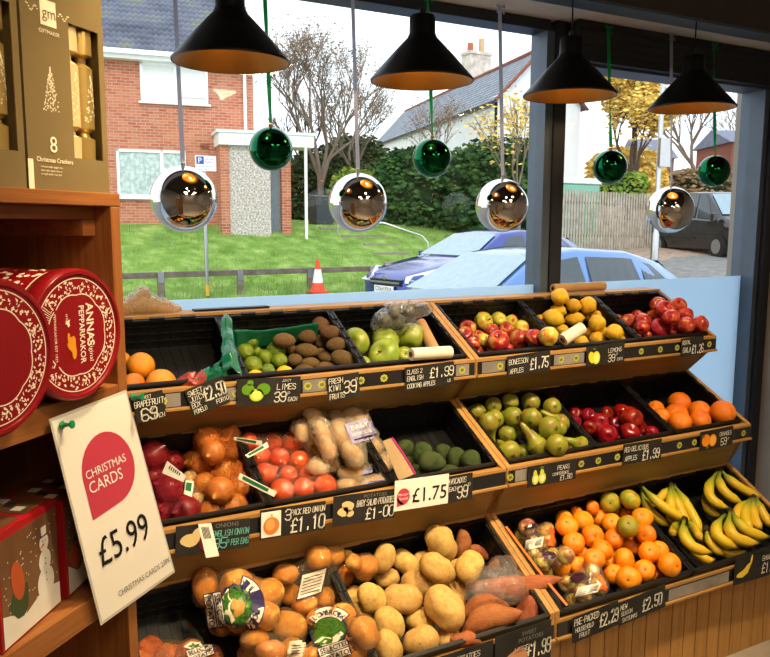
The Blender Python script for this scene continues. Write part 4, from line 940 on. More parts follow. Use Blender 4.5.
sign(0, ((183, 391), (221, 376), (231, 401), (195, 417)), lines([('SWEET', .05, .74, .17), ('JUICY', .05, .52, .17), ('BOX', .05, .30, .17), ('POMELO', .05, .08, .15, 0, .52), ('£2.50', .42, .36, .46, 0, .55), ('FOR', .66, .12, .15), ('10', .86, .12, .15)]), 'tilted chalkboard sign reading sweet juicy at £2.50 on the top rail', ['chalk'])
sign(0, ((236, 380), (300, 376), (301, 403), (237, 407)), S_lime, 'chalkboard sign with painted limes at 39p on the top rail', ['chalk', 'ylime', 'glime', 'pulp'])
sign(0, ((327, 377), (359, 372), (360, 396), (328, 402)), lines([('FRESH', .05, .70, .20), ('KIWI', .05, .40, .22), ('FRUITS', .05, .08, .20, 0, .55), ('39', .50, .22, .48, 0, .62), ('P', .88, .62, .16)]), 'chalkboard sign for fresh kiwi fruits at 39p', ['chalk'])
sign(0, ((404, 368), (453, 361), (455, 384), (406, 391)), lines([('CLASS 2', .04, .70, .18), ('ENGLISH', .04, .42, .18), ('COOKING APPLES', .04, .10, .18, 0, .55), ('£1.99', .50, .42, .40, 0, .62), ('LB', .86, .14, .12)]), 'chalkboard sign for class 2 English cooking apples at £1.99', ['chalk'])
sign(0, ((506, 357), (550, 350), (551, 370), (508, 377)), lines([('BONEESON', .04, .58, .24, 0, .6), ('APPLES', .06, .14, .22), ('£1.75', .52, .2, .52, 0, .44)]), 'chalkboard sign for the red and yellow apples at £1.75', ['chalk'])
def S_lemon(mb, w, h):
    blob2d(mb, .33*h, .44*h, .20*h, .30*h, 1, 14, rot=.3); blob2d(mb, .62*h, .40*h, .25*h, .33*h, 1, 14, off=.0015); blob2d(mb, .62*h, .40*h, .18*h, .25*h, 2, 14, off=.002); blob2d(mb, .5*h, .85*h, .1*h, .05*h, 3, 8)
    chalk(mb, 'LEMONS', w*.56, h*.56, h*.2, h*.155); chalk(mb, '39', w*.56, h*.1, h*.36, h*.24); chalk(mb, 'P', w*.78, h*.36, h*.13, h*.1); chalk(mb, 'EACH', w*.80, h*.1, h*.14, h*.09)
sign(0, ((586, 347), (624, 342), (625, 361), (587, 367)), S_lemon, 'chalkboard sign with painted lemons at 39p', ['chalk', 'ylemon', 'plemon', 'leaf'])
sign(0, ((680, 339), (703, 336), (704, 353), (682, 357)), lines([('ROYAL', .05, .66, .22, 0, .6), ('GALA', .08, .22, .26, 0, .62), ('£1.26', .48, .10, .44, 0, .42)]), 'chalkboard sign for royal gala apples at £1.26', ['chalk'])
def S_on(mb, w, h):
    blob2d(mb, .45*h, .50*h, .30*h, .22*h, 2, 16, wob=.05); blob2d(mb, .80*h, .66*h, .28*h, .24*h, 2, 16, off=.0015); blob2d(mb, .92*h, .38*h, .18*h, .28*h, 3, 16, off=.0018)
    text_mb(mb, 'ONIONS', w*.52, h*.80, h*.20, 4); chalk(mb, 'ENGLISH ONION', w*.48, h*.50, h*.20, h*.115, mi=1); chalk(mb, '95', w*.50, h*.10, h*.34, h*.24, mi=1); chalk(mb, 'P PER BAG', w*.68, h*.16, h*.2, h*.125, mi=1)
sign(1, ((175, 527), (249, 518), (250, 547), (176, 557)), S_on, 'chalkboard sign with painted onions, 95p per bag in teal chalk', ['chalk', 'teal_chalk', 'potprint', 'redonp', 'print_grey'])
def S_3pk(mb, w, h):
    mb.box((.04*h, -.0012, .06*h), (.72*h, .0, .92*h), 1); blob2d(mb, .38*h, .44*h, .28*h, .30*h, 2, 18, off=.0026); blob2d(mb, .34*h, .48*h, .16*h, .2*h, 3, 14, off=.0032); mb.box((.36*h, -.003, .7*h), (.42*h, -.0022, .84*h), 3)
    chalk(mb, '3', w*.37, h*.54, h*.36, h*.24); chalk(mb, 'PACK RED ONION', w*.46, h*.68, h*.19, h*.125); chalk(mb, '£1.10', w*.46, h*.10, h*.46, h*.30)
sign(1, ((259, 511), (325, 501), (326, 529), (261, 540)), S_3pk, 'chalkboard sign with onion picture, 3 pack at £1.10', ['chalk', 'card', 'onprint', 'onprint2'])
def S_bp(mb, w, h):
    blob2d(mb, .36*h, .46*h, .2*h, .16*h, 1, 14, wob=.08); blob2d(mb, .52*h, .62*h, .22*h, .18*h, 1, 14, rot=-.5, wob=.08); blob2d(mb, .6*h, .38*h, .14*h, .12*h, 1, 12)
    text_mb(mb, 'POTATOES', w*.48, h*.82, h*.17, 2); chalk(mb, 'BABY SALAD POTATOES', w*.37, h*.56, h*.20, h*.118); chalk(mb, '£1-00', w*.52, h*.10, h*.36, h*.25)
sign(1, ((332, 497), (394, 489), (396, 517), (334, 527)), S_bp, 'chalkboard sign with painted potatoes, baby salad potatoes at £1.00', ['chalk', 'potprint', 'print_grey'])
def S_175(mb, w, h):
    blob2d(mb, .32*h, .46*h, .24*h, .27*h, 1, 22); mb.add([(.09*h, -.0012, .46*h), (.09*h, -.0012, .14*h), (.35*h, -.0012, .2*h)], [(0, 1, 2)], 1)
    text_mb(mb, 'Manager\'s', .12*h, .50*h, .11*h, 2, off=.002); text_mb(mb, 'Special', .16*h, .36*h, .12*h, 2, off=.002)
    text_mb(mb, '£1.75', .62*h, .22*h, .66*h, 0, bold=.0002, sx=.92)
sign(1, ((393, 482), (447, 474), (450, 503), (396, 511)), S_175, 'white card price sign reading £1.75 with a red speech mark', ['print_black', 'coral', 'white_print'], base='card', name='price_card', off=.021)
sign(1, ((448, 477), (471, 473), (474, 498), (450, 503)), lines([('AVOCADOS', -.05, .70, .20, 0, .5), ('EACH', .0, .44, .15), ('99', .34, .12, .44, 0, .55), ('P', .80, .46, .18)]), 'chalkboard sign for avocados at 99p partly behind the white card', ['chalk'])
def S_pear(mb, w, h):
    for cx, r_ in ((.42, .2), (.82, .22)):
        blob2d(mb, cx*h, .36*h, r_*h, .26*h, 1, 16, off=.0014); blob2d(mb, (cx-.02)*h, .60*h, r_*.55*h, .2*h, 1, 12, off=.0015); blob2d(mb, cx*h, .36*h, r_*.6*h, .17*h, 2, 12, off=.002)
    blob2d(mb, .8*h, .86*h, .12*h, .05*h, 3, 8)
    chalk(mb, 'PEARS', w*.60, h*.60, h*.2, h*.15); chalk(mb, 'CONFERENCE', w*.50, h*.36, h*.13, h*.1); chalk(mb, '£1.80', w*.66, h*.08, h*.24, h*.15)
sign(1, ((527, 467), (575, 459), (577, 478), (529, 488)), S_pear, 'chalkboard sign with painted pears', ['chalk', 'pearprint', 'pearpulp', 'leaf'])
sign(1, ((622, 445), (661, 439), (662, 458), (624, 465)), lines([('RED DELICIOUS', .03, .62, .22, 0, .56), ('APPLES', .05, .18, .22, 0, .6), ('£1.99', .50, .10, .46, 0, .5)]), 'chalkboard sign for red delicious apples at £1.99', ['chalk'])
def S_or(mb, w, h):
    blob2d(mb, .42*h, .52*h, .3*h, .32*h, 1, 16); blob2d(mb, .92*h, .46*h, .28*h, .32*h, 1, 16, off=.0015); blob2d(mb, .92*h, .46*h, .2*h, .25*h, 2, 14, off=.002); blob2d(mb, .2*h, .75*h, .12*h, .08*h, 3, 8); blob2d(mb, .55*h, .14*h, .12*h, .07*h, 3, 8)
    chalk(mb, 'ORANGES', w*.58, h*.58, h*.2, h*.13); chalk(mb, '59', w*.62, h*.10, h*.36, h*.24); chalk(mb, 'P', w*.84, h*.30, h*.14, h*.1)
sign(1, ((699, 433), (732, 426), (734, 444), (701, 451)), S_or, 'chalkboard sign with painted oranges at 59p', ['chalk', 'orprint', 'orpulp', 'leaf'])
def S_sw(mb, w, h):
    blob2d(mb, .55*h, .25*h, .42*h, .26*h, 1, 18, rot=.4, wob=.06); text_mb(mb, 'SWEET', w*.46, h*.82, h*.14, 2); text_mb(mb, 'POTATOES', w*.40, h*.66, h*.15, 2)
    chalk(mb, 'LOOSE', w*.34, h*.44, h*.12, h*.08); chalk(mb, '£1.99', w*.56, h*.20, h*.36, h*.2)
sign(2, ((490, 640), (546, 622), (556, 655), (500, 675)), S_sw, 'grey chalkboard sign for sweet potatoes at £1.99 on the bottom rail', ['chalk', 'swprint', 'print_grey'])
sign(2, ((425, 663), (488, 642), (498, 677), (435, 698)), lines([('POTATOES', .4, .72, .14, 0, .6), ('LOOSE', .4, .50, .14), ('£1.20', .5, .1, .36)]), 'grey chalkboard sign left of the sweet potato sign, cut by the frame edge', ['chalk'])
sign(2, ((571, 619), (617, 601), (620, 624), (574, 643)), lines([('PRE-PACKED', .04, .66, .24, 0, .5), ('HOUSEHOLD', .06, .38, .17, 0, .58), ('FRUIT', .14, .12, .17, 0, .6), ('£2.29', .58, .22, .50, 0, .38)]), 'chalkboard sign for pre-packed household fruit at £2.29', ['chalk'])
sign(2, ((617, 604), (664, 585), (667, 606), (620, 626)), lines([('NEW', .04, .66, .20), ('SEASON', .05, .40, .17, 0, .6), ('SATSUMAS', .07, .12, .17, 0, .6), ('£2.50', .50, .22, .50, 0, .44)]), 'chalkboard sign for new season satsumas at £2.50', ['chalk'])
def S_ban(mb, w, h):
    for a in (0, 1, 2): blob2d(mb, (.42+a*.08)*h, (.36+a*.05)*h, .32*h, .11*h, 1, 14, rot=.15+a*.32, off=.0014+a*.0003)
    blob2d(mb, .85*h, .78*h, .05*h, .2*h, 1, 8, rot=-.2); chalk(mb, 'BANANAS', w*.52, h*.62, h*.18, h*.13); chalk(mb, '£1.45', w*.52, h*.16, h*.36, h*.2)
sign(2, ((732, 561), (785, 544), (787, 570), (737, 583)), S_ban, 'chalkboard sign with painted bananas at the right end of the bottom rail', ['chalk', 'banprint'])
# tags on the nets
def ntag(name, quad, D, label, green=True, bar=False):
    q = [onD(x, y, d) for (x, y), d in zip(quad, D)]; root = empty(name, q[0], label, 'tag', 'tags on the onion nets')
    q = [p-q[0] for p in q]; n_ = (q[1]-q[0]).cross(q[3]-q[0]).normalized(); n_ = n_ if n_.dot(CF) < 0 else -n_
    MB().prism(q, -n_*.001).build('tag_card', M['tagwhite'], root)
    def at(u, v): return q[0]*(1-u)*(1-v)+q[1]*u*(1-v)+q[2]*u*v+q[3]*(1-u)*v+n_*.001
    mb = MB()
    if green: mb.add([at(.1, .15), at(.8, .15), at(.8, .7), at(.1, .7)], [(0, 1, 2, 3)], 0)
    if bar:
        for i in range(6): mb.add([at(.2+i*.1, .1), at(.25+i*.1, .1), at(.25+i*.1, .45), at(.2+i*.1, .45)], [(0, 1, 2, 3)], 1)
    if mb.v: mb.build('tag_print', [M['taggreen'], M['barcode']], root)
ntag('net_tag', [(234, 437), (262, 441), (262, 446), (234, 440)], [2.24, 2.20, 2.20, 2.24], 'green and white paper tag on the upper brown onion net')
ntag('net_tag', [(245, 455), (267, 442), (269, 447), (248, 458)], [2.16, 2.18, 2.18, 2.16], 'narrow green tag slanting up beside the rear onion pack')
ntag('net_tag', [(240, 473), (277, 492), (274, 497), (238, 479)], [2.09, 2.07, 2.07, 2.09], 'long green and white tag hanging between brown onions and large onions')
ntag('net_tag', [(167, 461), (186, 476), (183, 482), (162, 473)], [2.02, 1.99, 1.99, 2.02], 'white barcode tag on the rear red onion net', False, True)
ntag('net_tag', [(186, 480), (194, 481), (192, 497), (184, 494)], [1.98, 1.98, 1.97, 1.97], 'small white tag beside the red and brown onions', True)
ntag('hanging_net_tag', [(198, 524), (211, 523), (219, 556), (206, 558)], [1.90, 1.90, 1.88, 1.88], 'white tag with barcode hanging over the onions price sign', False, True)
# ================================================================== PENDANT LAMPS AND BAUBLES
M['lampblack'] = flat('matt black lamp metal', '151414', .45, .3, .5, .1); 
t = NT('gold lamp lining'); M['gold'] = t.fin('a8712e', .38, .9, .5)
t = NT('lamp bulb'); t.b.inputs['Emission Color'].default_value = (1, .62, .28, 1); t.b.inputs['Emission Strength'].default_value = 14; M['bulb'] = t.m
LZ = 2.009
def make_lamp():
    root = empty('pendant_lamp', (0, 0, 0)); R = .1665
    prof = [(R, 0), (R, .008), (.047, .158), (.044, .215), (.0, .215)]
    MB().lathe([(R-.004, .001), (R, 0), (R+.001, .006), (.098, .084), (.048, .136), (.042, .150), (.041, .200), (.037, .205), (.0, .205)], 48, cap=False).build('lamp_shade', M['lampblack'], root, True)
    MB().lathe([(R-.004, .0012), (.096, .079), (.045, .131), (.0, .132)], 48, cap=False).build('lamp_lining', M['gold'], root, True)
    MB().lathe([(.009, .204), (.011, .207), (.010, .226), (.004, .232), (0, .232)], 16).build('cable_grip', M['lampblack'], root, True)
    MB().tube([(0, 0, .225), (0, 0, 2.353-LZ)], .0028, 8).build('cable', M['lampblack'], root, True)
    MB().lathe([(0, .046), (.017, .051), (.026, .064), (.024, .08), (.014, .102), (.012, .125), (0, .125)], 20).build('bulb', M['bulb'], root, True)
    return root
lp = make_lamp(); LX = [.689, 1.322, 1.946, 2.583]
LBL = ['black cone pendant lamp at the left, in front of the brick house', 'black cone pendant lamp second from the left, in front of the open sky', 'black cone pendant lamp just right of the window mullion', 'black cone pendant lamp nearest the right window edge']
for i, x in enumerate(LX):
    o = lp if i == 0 else copy_tree(lp); o.location = (x, 2.2, LZ+(.003*i)); tag(o, LBL[i], 'lamp', 'black cone pendant lamps over the produce')
    li = bpy.data.lights.new('lamp_light', 'POINT'); li.energy = .8; li.color = (1, .66, .34); li.shadow_soft_size = .012
    lo = bpy.data.objects.new('lamp_light', li); COL.objects.link(lo); lo.parent = o; lo.location = (0, 0, .030)
t = NT('mirror silver'); M['silver'] = t.fin('d9d6d2', .02, 1, .5)
t = NT('mirror green'); M['greenmirror'] = t.fin('0f5a38', .03, 1, .5)
def ribmat(nm, c):
    t = NT(nm); t.fin(c, .4, 0, .4); tl = t.n('BsdfTranslucent'); tl.inputs[0].default_value = lin(c); mx = t.n('MixShader'); mx.inputs[0].default_value = .45; t.l(t.b.outputs[0], mx.inputs[1]); t.l(tl.outputs[0], mx.inputs[2]); t.l(mx.outputs[0], t.out.inputs[0]); return t.m
M['ribs'] = ribmat('silver grey ribbon', 'b4b4c4'); M['ribg'] = ribmat('green satin ribbon', '12924a')
def bauble(x, z, r, mat, rib, top, label, grp, tw):
    root = empty('bauble', (x, 2.38, z), label, 'christmas bauble', grp)
    MB().lathe([(r*sin(a), r*cos(a)) for a in arc(40)], 64).build('ball', M[mat], root, True)
    c_ = MB().lathe([(.006, r+.008), (.0075, r+.007), (.0075, r-.003), (.0, r-.003)], 14); c_.tube([(.004*cos(a), 0, r+.010+.005*sin(a)) for a in [2*pi*i/12 for i in range(13)]], .0009, 6, cap=False)
    c_.build('cap', M['gold'] if mat != 'silver' else M['metal'], root, True)
    rb = MB(); n = 40; z0 = r+.012; z1 = top-z; ytop = 2.422-2.38
    for i in range(n):
        ts = (i/n, (i+1)/n); q = []
        for t_ in ts:
            a = .25*tw*sin(tw*2.2*t_+x*5)-.3; w = .0068; zz = z0+(z1-z0)*t_; yy = ytop*t_
            q.append((V((-w*cos(a), -w*sin(a)+yy, zz)), V((w*cos(a), w*sin(a)+yy, zz))))
        rb.add([q[0][0], q[0][1], q[1][1], q[1][0]], [(0, 1, 2, 3)])
    for sgn in (-1, 1):
        rb.add([(0, ytop-.004, z1), (sgn*.018, ytop-.008, z1+.006), (sgn*.022, ytop-.006, z1-.008)], [(0, 1, 2)]); rb.add([(0, ytop-.004, z1), (sgn*.012, ytop-.007, z1-.03), (sgn*.020, ytop-.007, z1-.026)], [(0, 1, 2)])
    rb.build('ribbon', M[rib], root); return root
for x, z, label, tp in ((.587, 1.630, 'large silver mirror bauble at the left before the ground floor window', 2.36), (1.180, 1.628, 'large silver mirror bauble second from left, before the hedge', 2.36), (1.789, 1.627, 'large silver mirror bauble just left of the window mullion', 2.36), (2.694, 1.622, 'large silver mirror bauble in the right window, before the van', 2.365)):
    bauble(x, z, .1, 'silver', 'ribs', tp, label, 'large silver baubles', 1.5)
for x, z, label, tp in ((.87, 1.793, 'small green mirror bauble left of the bare tree', 2.36), (1.475, 1.791, 'small green mirror bauble under the second pendant lamp', 2.36), (2.332, 1.791, 'small green mirror bauble before the yellow tree', 2.35), (2.961, 1.797, 'small green mirror bauble furthest right, before the distant brick house', 2.352)):
    bauble(x, z, .069, 'greenmirror', 'ribg', tp, label, 'small green baubles', 3.2)
# ================================================================== WOODEN SHELF UNIT (left)
UU, UN = V((.729, .684, 0)).normalized(), None
UN = V((UU.y, -UU.x, 0)); F0 = V((.139, 1.223, 0))+UN*.02
UM = frame(F0, UU, -UN, (0, 0, 1))        # local x = along shelf, y = depth away, z = up
unit = empty('shelf_unit', (0, 0, 0), 'brown wooden shelf unit at the left holding tins, crackers and boxed cards', 'shelf unit'); unit.matrix_world = UM
ux0, ux1, ud = -.62, .080, .36
for nm, a, b, mt in (('shelf', (ux0, 0, 1.580), (ux1+.002, ud, 1.600), 'unit'), ('shelf', (ux0, 0, 1.262), (ux1-.022, ud, 1.302), 'unit'), ('shelf', (ux0, 0, .944), (ux1-.022, ud, .984), 'unit'), ('shelf', (ux0, 0, .40), (ux1-.022, ud, .44), 'unit'),
                     ('top_batten', (ux0, .03, 1.560), (ux1-.022, .052, 1.5795), 'unit'), ('side_panel', (ux1-.0215, 0, 0), (ux1, ud, 1.5795), 'unit_z'), ('side_panel', (ux0, 0, 0), (ux0+.022, ud, 1.5795), 'unit_z'),
                     ('corner_block', (ux1-.062, .20, 1.3025), (ux1-.022, .235, 1.335), 'unit'), ('batten', (ux1-.05, .03, 1.535), (ux1-.022, .30, 1.5595), 'unit'), ('back_post', (-.03, ud-.03, .44), (.0, ud, 1.58), 'unit_z'), ('corner_block', (ux1-.055, .06, .90), (ux1-.022, .20, .943), 'unit')):
    MB().box(a, b).build(nm, M[mt], unit, bevel=.0015)
MB().box((ux0, ud-.008, .44), (-.03, ud, 1.58)).build('back_panel', M['unit'], unit)
MB().box((0, ud-.008, 0), (ux1-.022, ud, 1.58)).build('back_panel', M['unit'], unit)
# price card pinned on the shelf edge
def place_unit(root, x, y, z, rz=0): root.matrix_world = UM @ Matrix.Translation((x, y, z)) @ Matrix.Rotation(rz, 4, 'Z')
pc = empty('price_card', (0, 0, 0), 'large laminated white card reading Christmas cards £5.99 pinned to the shelf edge', 'price card'); pc.matrix_world = UM
TLc, TRc, BRc, BLc = (-.107, 1.286), (.061, 1.293), (.175, .938), (-.024, .940)
def cpt(u, v, y=-.012): 
    y = y + .0
    return V((TLc[0]*(1-u)*(1-v)+TRc[0]*u*(1-v)+BRc[0]*u*v+BLc[0]*(1-u)*v, y, TLc[1]*(1-u)*(1-v)+TRc[1]*u*(1-v)+BRc[1]*u*v+BLc[1]*(1-u)*v))
MB().prism([cpt(0, 0), cpt(1, 0), cpt(1, 1), cpt(0, 1)], (0, .001, 0)).build('laminate', M['clearedge'], pc)
MB().prism([cpt(.02, .012, -.0124), cpt(.98, .012, -.0124), cpt(.98, .985, -.0124), cpt(.02, .985, -.0124)], (0, .0004, 0)).build('card_face', M['card'], pc)
ink = MB(); A = []
for i in range(28):
    a = 2*pi*i/28; A.append((.52+.30*cos(a), .31-.185*sin(a)))
rx, rz_ = .33, .175
A = [(.52+rx*cos(2*pi*i/32), .30-rz_*sin(2*pi*i/32)) for i in range(32)]
A = [p for p in A if not (p[0] < .52 and p[1] > .30)]
ang = [2*pi*i/32 for i in range(-8, 17)]
A = [(.52+rx*cos(a), .315-rz_*sin(a)) for a in ang] + [(.52-rx, .505)]
ink.add([cpt(u, v, -.0130) for u, v in A], [list(range(len(A)))], 0)
def cardtext(mb, s, u, v, size, mi, sx=1, off=-.0136, slope=.0):
    t_ = MB(); text_mb(t_, s, 0, 0, 1)
    vs = [cpt(u+p.x*size*sx*1.75, v-p.z*size, off) for p in t_.v]; mb.add(vs, t_.f, mi)
cardtext(ink, 'CHRISTMAS', .225, .315, .056, 1, 1.02); cardtext(ink, 'CARDS', .225, .385, .078, 1, 1.0)
cardtext(ink, '£5.99', .14, .735, .20, 2, .86); cardtext(ink, 'CHRISTMAS CARDS 27PK', .25, .925, .042, 3, .88)
ink.build('lettering', [M['coral'], M['white_print'], M['print_black'], M['print_grey']], pc)
for px, py in ((60, 425), (131, 397)):
    q = UM.inverted() @ onP(px, py, F0+UN*.012, UN)
    r_ = empty('push_pin', (0, 0, 0), 'green push pin at the %s of the white card' % ('top left' if px < 100 else 'top right'), 'push pin', 'green push pins'); r_.matrix_world = UM @ Matrix.Translation((q.x, -.0135, q.z)) @ Matrix.Rotation(radians(60), 4, 'Z' ) @ Matrix.Rotation(radians(-90), 4, 'X') @ Matrix.Rotation(radians(180), 4, 'X')
    r_.matrix_world = UM @ frame((q.x, -.0135, q.z), (1, 0, 0), (0, 0, 1), V((.25, -1, .1)).normalized())
    MB().lathe([(0, .001), (.0055, .001), (.006, .003), (.0035, .005), (.0028, .012), (.0035, .015), (.0058, .017), (.0058, .019), (0, .0195)], 16).build('pin_head', M['pin'], r_, True)
    MB().tube([(0, 0, .002), (0, 0, -.012)], .0006, 6).build('pin_point', M['metal'], r_)
# biscuit tins
M['tinred'] = mottled('red tin lacquer', [(.3, '7a0d12'), (.7, '8e1218')], 3, rough=.25, spec=.6, dh=0, dv=0); M['tincream'] = flat('cream tin print', 'f0d9c0', .35, 0, .5, .04); M['tingold'] = flat('gold tin seam', 'b58a4a', .25, .9, .5); M['biscuit'] = flat('biscuit print', 'd98f1e', .4)
def tin_print(R, text=True):
    mb = MB(); rng = random.Random(5)
    ring = lambda r0, r1, f0=None, n=96, mi=0: [mb.add([(r0*(f0(a) if f0 else 1)*cos(a), -.0008, r0*(f0(a) if f0 else 1)*sin(a)), (r1*(f0(a) if f0 else 1)*cos(a), -.0008, r1*(f0(a) if f0 else 1)*sin(a)), (r1*(f0(b) if f0 else 1)*cos(b), -.0008, r1*(f0(b) if f0 else 1)*sin(b)), (r0*(f0(b) if f0 else 1)*cos(b), -.0008, r0*(f0(b) if f0 else 1)*sin(b))], [(0, 1, 2, 3)], mi) for a, b in [(2*pi*i/n, 2*pi*(i+1)/n) for i in range(n)]]
    ring(R*.845, R*.86); sc = lambda a: 1+.05*abs(sin(4*a)); ring(R*.590, R*.606, sc)
    for i in range(300):
        a = rng.uniform(0, 2*pi)
        r_ = R*rng.uniform(.64, .83)
        if pi*.80 < a < pi*1.15: continue
        blob2d(mb, r_*cos(a), r_*sin(a), R*rng.uniform(.010, .034), R*rng.uniform(.008, .018), 0, 8, rng.uniform(0, 3), off=.0009, wob=.25, seed=i)
    for i in range(26):
        a = pi*.80+pi*.35*i/26; mb.add([(R*.64*cos(a), -.0009, R*.64*sin(a)), (R*.83*cos(a), -.0009, R*.83*sin(a)), (R*.83*cos(a+.012), -.0009, R*.83*sin(a+.012)), (R*.64*cos(a+.012), -.0009, R*.64*sin(a+.012))], [(0, 1, 2, 3)], 0)
    if text:      # the tin lies on its side: the words run downwards
        D_ = Matrix(((0, 0, 1, 0), (0, 1, 0, 0), (-1, 0, 0, 0), (0, 0, 0, 1)))
        text_mb(mb, 'ANNAS', -R*.46, R*.20, R*.22, 0, M4=D_, bold=.0004, sx=.9); text_mb(mb, 'Original', R*.06, R*.24, R*.12, 0, M4=D_); text_mb(mb, 'PEPPARKAKOR', -R*.44, R*.04, R*.155, 0, M4=D_, bold=.0002, sx=.85); text_mb(mb, 'PEPPARKAKOR EST 1929', -R*.36, -R*.49, R*.065, 0, M4=D_)
        text_mb(mb, 'crispy', -R*.34, -R*.24, R*.07, 0, M4=D_); blob2d(mb, -R*.20, R*.20, R*.04, R*.05, 0, 8, wob=.3)
        mb.add([(-R*.47, -.001, R*.42), (-R*.38, -.001, R*.42), (-R*.40, -.001, -R*.42), (-R*.49, -.001, -R*.42)], [(0, 1, 2, 3)], 2)
        for z in (-.42, .42): pass
        blob2d(mb, -R*.14, -R*.12, R*.09, R*.12, 1, 12, off=.0014, wob=.1); blob2d(mb, -R*.10, -R*.24, R*.05, R*.12, 1, 10, off=.0015); blob2d(mb, -R*.20, -R*.02, R*.03, R*.08, 1, 8, off=.0014)
    return mb
def tin(x, y, z, label, text):
    R = .0945; root = empty('biscuit_tin', (0, 0, 0), label, 'biscuit tin', 'round red biscuit tins'); place_unit(root, x, y, z+R)
    RX = Matrix.Rotation(radians(-90), 4, 'X')
    MB().lathe([(0, .001), (R*.96, .001), (R*.975, .0035), (R*.98, .020), (R*.965, .022)], 64, 0, RX @ Matrix.Identity(4)).build('base', M['tinred'], root, True)
    lid = MB().lathe([(0, -.0012), (R*.90, -.0012), (R*.915, -.004), (R*.965, -.004), (R, .0), (R, .019), (R*.985, .021)], 72, 0, RX); lo = lid.build('lid', M['tinred'], root, True)
    tin_p = tin_print(R, text); tin_p.v = [V((p.x, p.y-.0009, p.z)) for p in tin_p.v]; tin_p.build('lid_print', [M['tincream'], M['biscuit'], M['tinred']], lo)
    bd = MB().lathe([(R*.965, .019), (R*.965, .125), (R*.99, .127), (R*.99, .133), (0, .133)], 64, 0, RX).build('body', M['tinred'], root, True)
    MB().lathe([(R*.99, .0195), (R*.995, .0215), (R*.97, .024)], 64, 0, RX).build('seam', M['tingold'], root, True)
    pr_ = MB(); rng = random.Random(3)
    for i in range(230):
        a = rng.uniform(0, 2*pi); yy = rng.uniform(.032, .118); s_ = rng.uniform(.0012, .0045); r_ = R*.967
        vs = []
        for j in range(7):
            b = 2*pi*j/7; vs.append((r_*cos(a+s_*cos(b)/r_), yy+s_*1.3*sin(b), r_*sin(a+s_*cos(b)/r_)))
        pr_.add(vs, [list(range(7))])
    for yy in (.028, .122): pr_.lathe([(R*.9665, yy), (R*.968, yy+.001), (R*.9665, yy+.002)], 64, 0, RX)
    pr_.build('body_print', M['tincream'], bd)
tin(-.053, -.020, 1.3025, 'round red biscuit tin lying on its side, lid lettered PEPPARKAKOR', True)
tin(-.247, -.066, 1.3025, 'round red biscuit tin cut by the left edge of the photo', False)
# cracker boxes
M['boxgold'] = flat('olive gold card box', '84704a', .40, .2, .5, .05); M['cracker'] = flat('gold cracker foil', 'b89a58', .28, .6, .5, .05); M['cracker2'] = flat('pale gold cracker paper', 'c9b080', .5, .1, .4, .04); M['boxprint'] = flat('cream box print', 'efe3c4', .5, 0, .3, .03); M['boxin'] = flat('box inside shadow card', '5c4514', .7)
def cracker_box(x, label, flip=False):
    W_, H_, D_ = .165, .36, .07; root = empty('cracker_box', (0, 0, 0), label, 'box of crackers', 'gold boxes of Christmas crackers'); place_unit(root, x, .012, 1.6005)
    wx0, wx1, wz0, wz1 = .55*W_, .93*W_, .048, .236
    f = MB(); f.box((0, 0, 0), (wx0, .002, H_)).box((wx1, 0, 0), (W_, .002, H_)).box((wx0, 0, 0), (wx1, .002, wz0)).box((wx0, 0, wz1), (wx1, .002, H_))
    f.box((0, .002, 0), (.002, D_, H_)).box((W_-.002, .002, 0), (W_, D_, H_)).box((.002, .002, 0), (W_-.002, D_, .002)).box((.002, .002, H_-.002), (W_-.002, D_, H_)).box((.002, D_-.002, .002), (W_-.002, D_, H_-.002))
    f.build('carton', M['boxgold'], root)
    for j, (cx, mt) in enumerate(((wx0+.016, 'cracker2'), (wx1-.016, 'cracker'))):
        r_ = .0165; pr_ = []
        for z, k in ((.006, .9), (.079, 1), (.082, .6), (.088, .5), (.092, .85), (.094, 1), (.182, 1), (.185, .8), (.189, .45), (.197, .5), (.201, 1), (.330, 1), (.334, .9)): pr_.append((r_*k, z))
        c_ = MB().lathe(pr_, 20, 0, Matrix.Translation((cx, .021, 0))).build('cracker', M[mt], root, True)
        rng = random.Random(j+3); pm = MB()
        for i in range(46):
            z = .104+ i/46*.068; w = .013*(1-(i/46))+.001; u = rng.uniform(-w, w)
            a = -pi/2+u/r_; pm.add([(cx+(r_+.0004)*cos(a+da), .021+(r_+.0004)*sin(a+da), z+dz) for da, dz in ((-.06, 0), (.05, -.0012), (.08, .0012), (-.02, .0016))], [(0, 1, 2, 3)])
        pm.build('tree_print', M['boxprint'], c_)
    pm = MB(); rng = random.Random(9)
    for i in range(150):
        t_ = i/150; z = .108+t_*.060; w = .016*(1-t_)+.0006; u = rng.uniform(-w, w); blob2d(pm, .30*W_+u, z, .0013, .0009, 0, 6, rng.uniform(0, 3), off=.0006)
    text_mb(pm, '8', .245*W_, .052, .031, 0); text_mb(pm, 'Christmas Crackers', .085*W_, .038, .0088, 0, bold=.0001)
    for i in range(3): text_mb(pm, 'contains eight paper hats and gifts'[i*3:26+i*2], .13*W_, .030-i*.005, .0042, 0)
    pm.box((.22*W_, -.0008, .222), (.40*W_, -.0002, .256), 0); text_mb(pm, 'gm', .235*W_, .232, .022, 1, off=.0014)
    text_mb(pm, 'GIFTMAKER', .19*W_, .211, .0075, 0)
    for sx in (-1, 1): 
        for i in range(10): blob2d(pm, .31*W_+sx*(.020+i*.0022), .240+.004*sin(i*.9), .0016, .001, 0, 6, 0, off=.0006)
    pm.build('box_print', [M['boxprint'], M['boxgold']], root)
    st_ = MB().box((-.001, -.0006, .0), (.0085, .0002, .040)).build('sealing_tape', M['boxprint'], root)
cracker_box(-.092, 'gold box of eight Christmas crackers with a cream tree print, by the window')
cracker_box(-.262, 'gold box of crackers cut by the left edge of the photo')
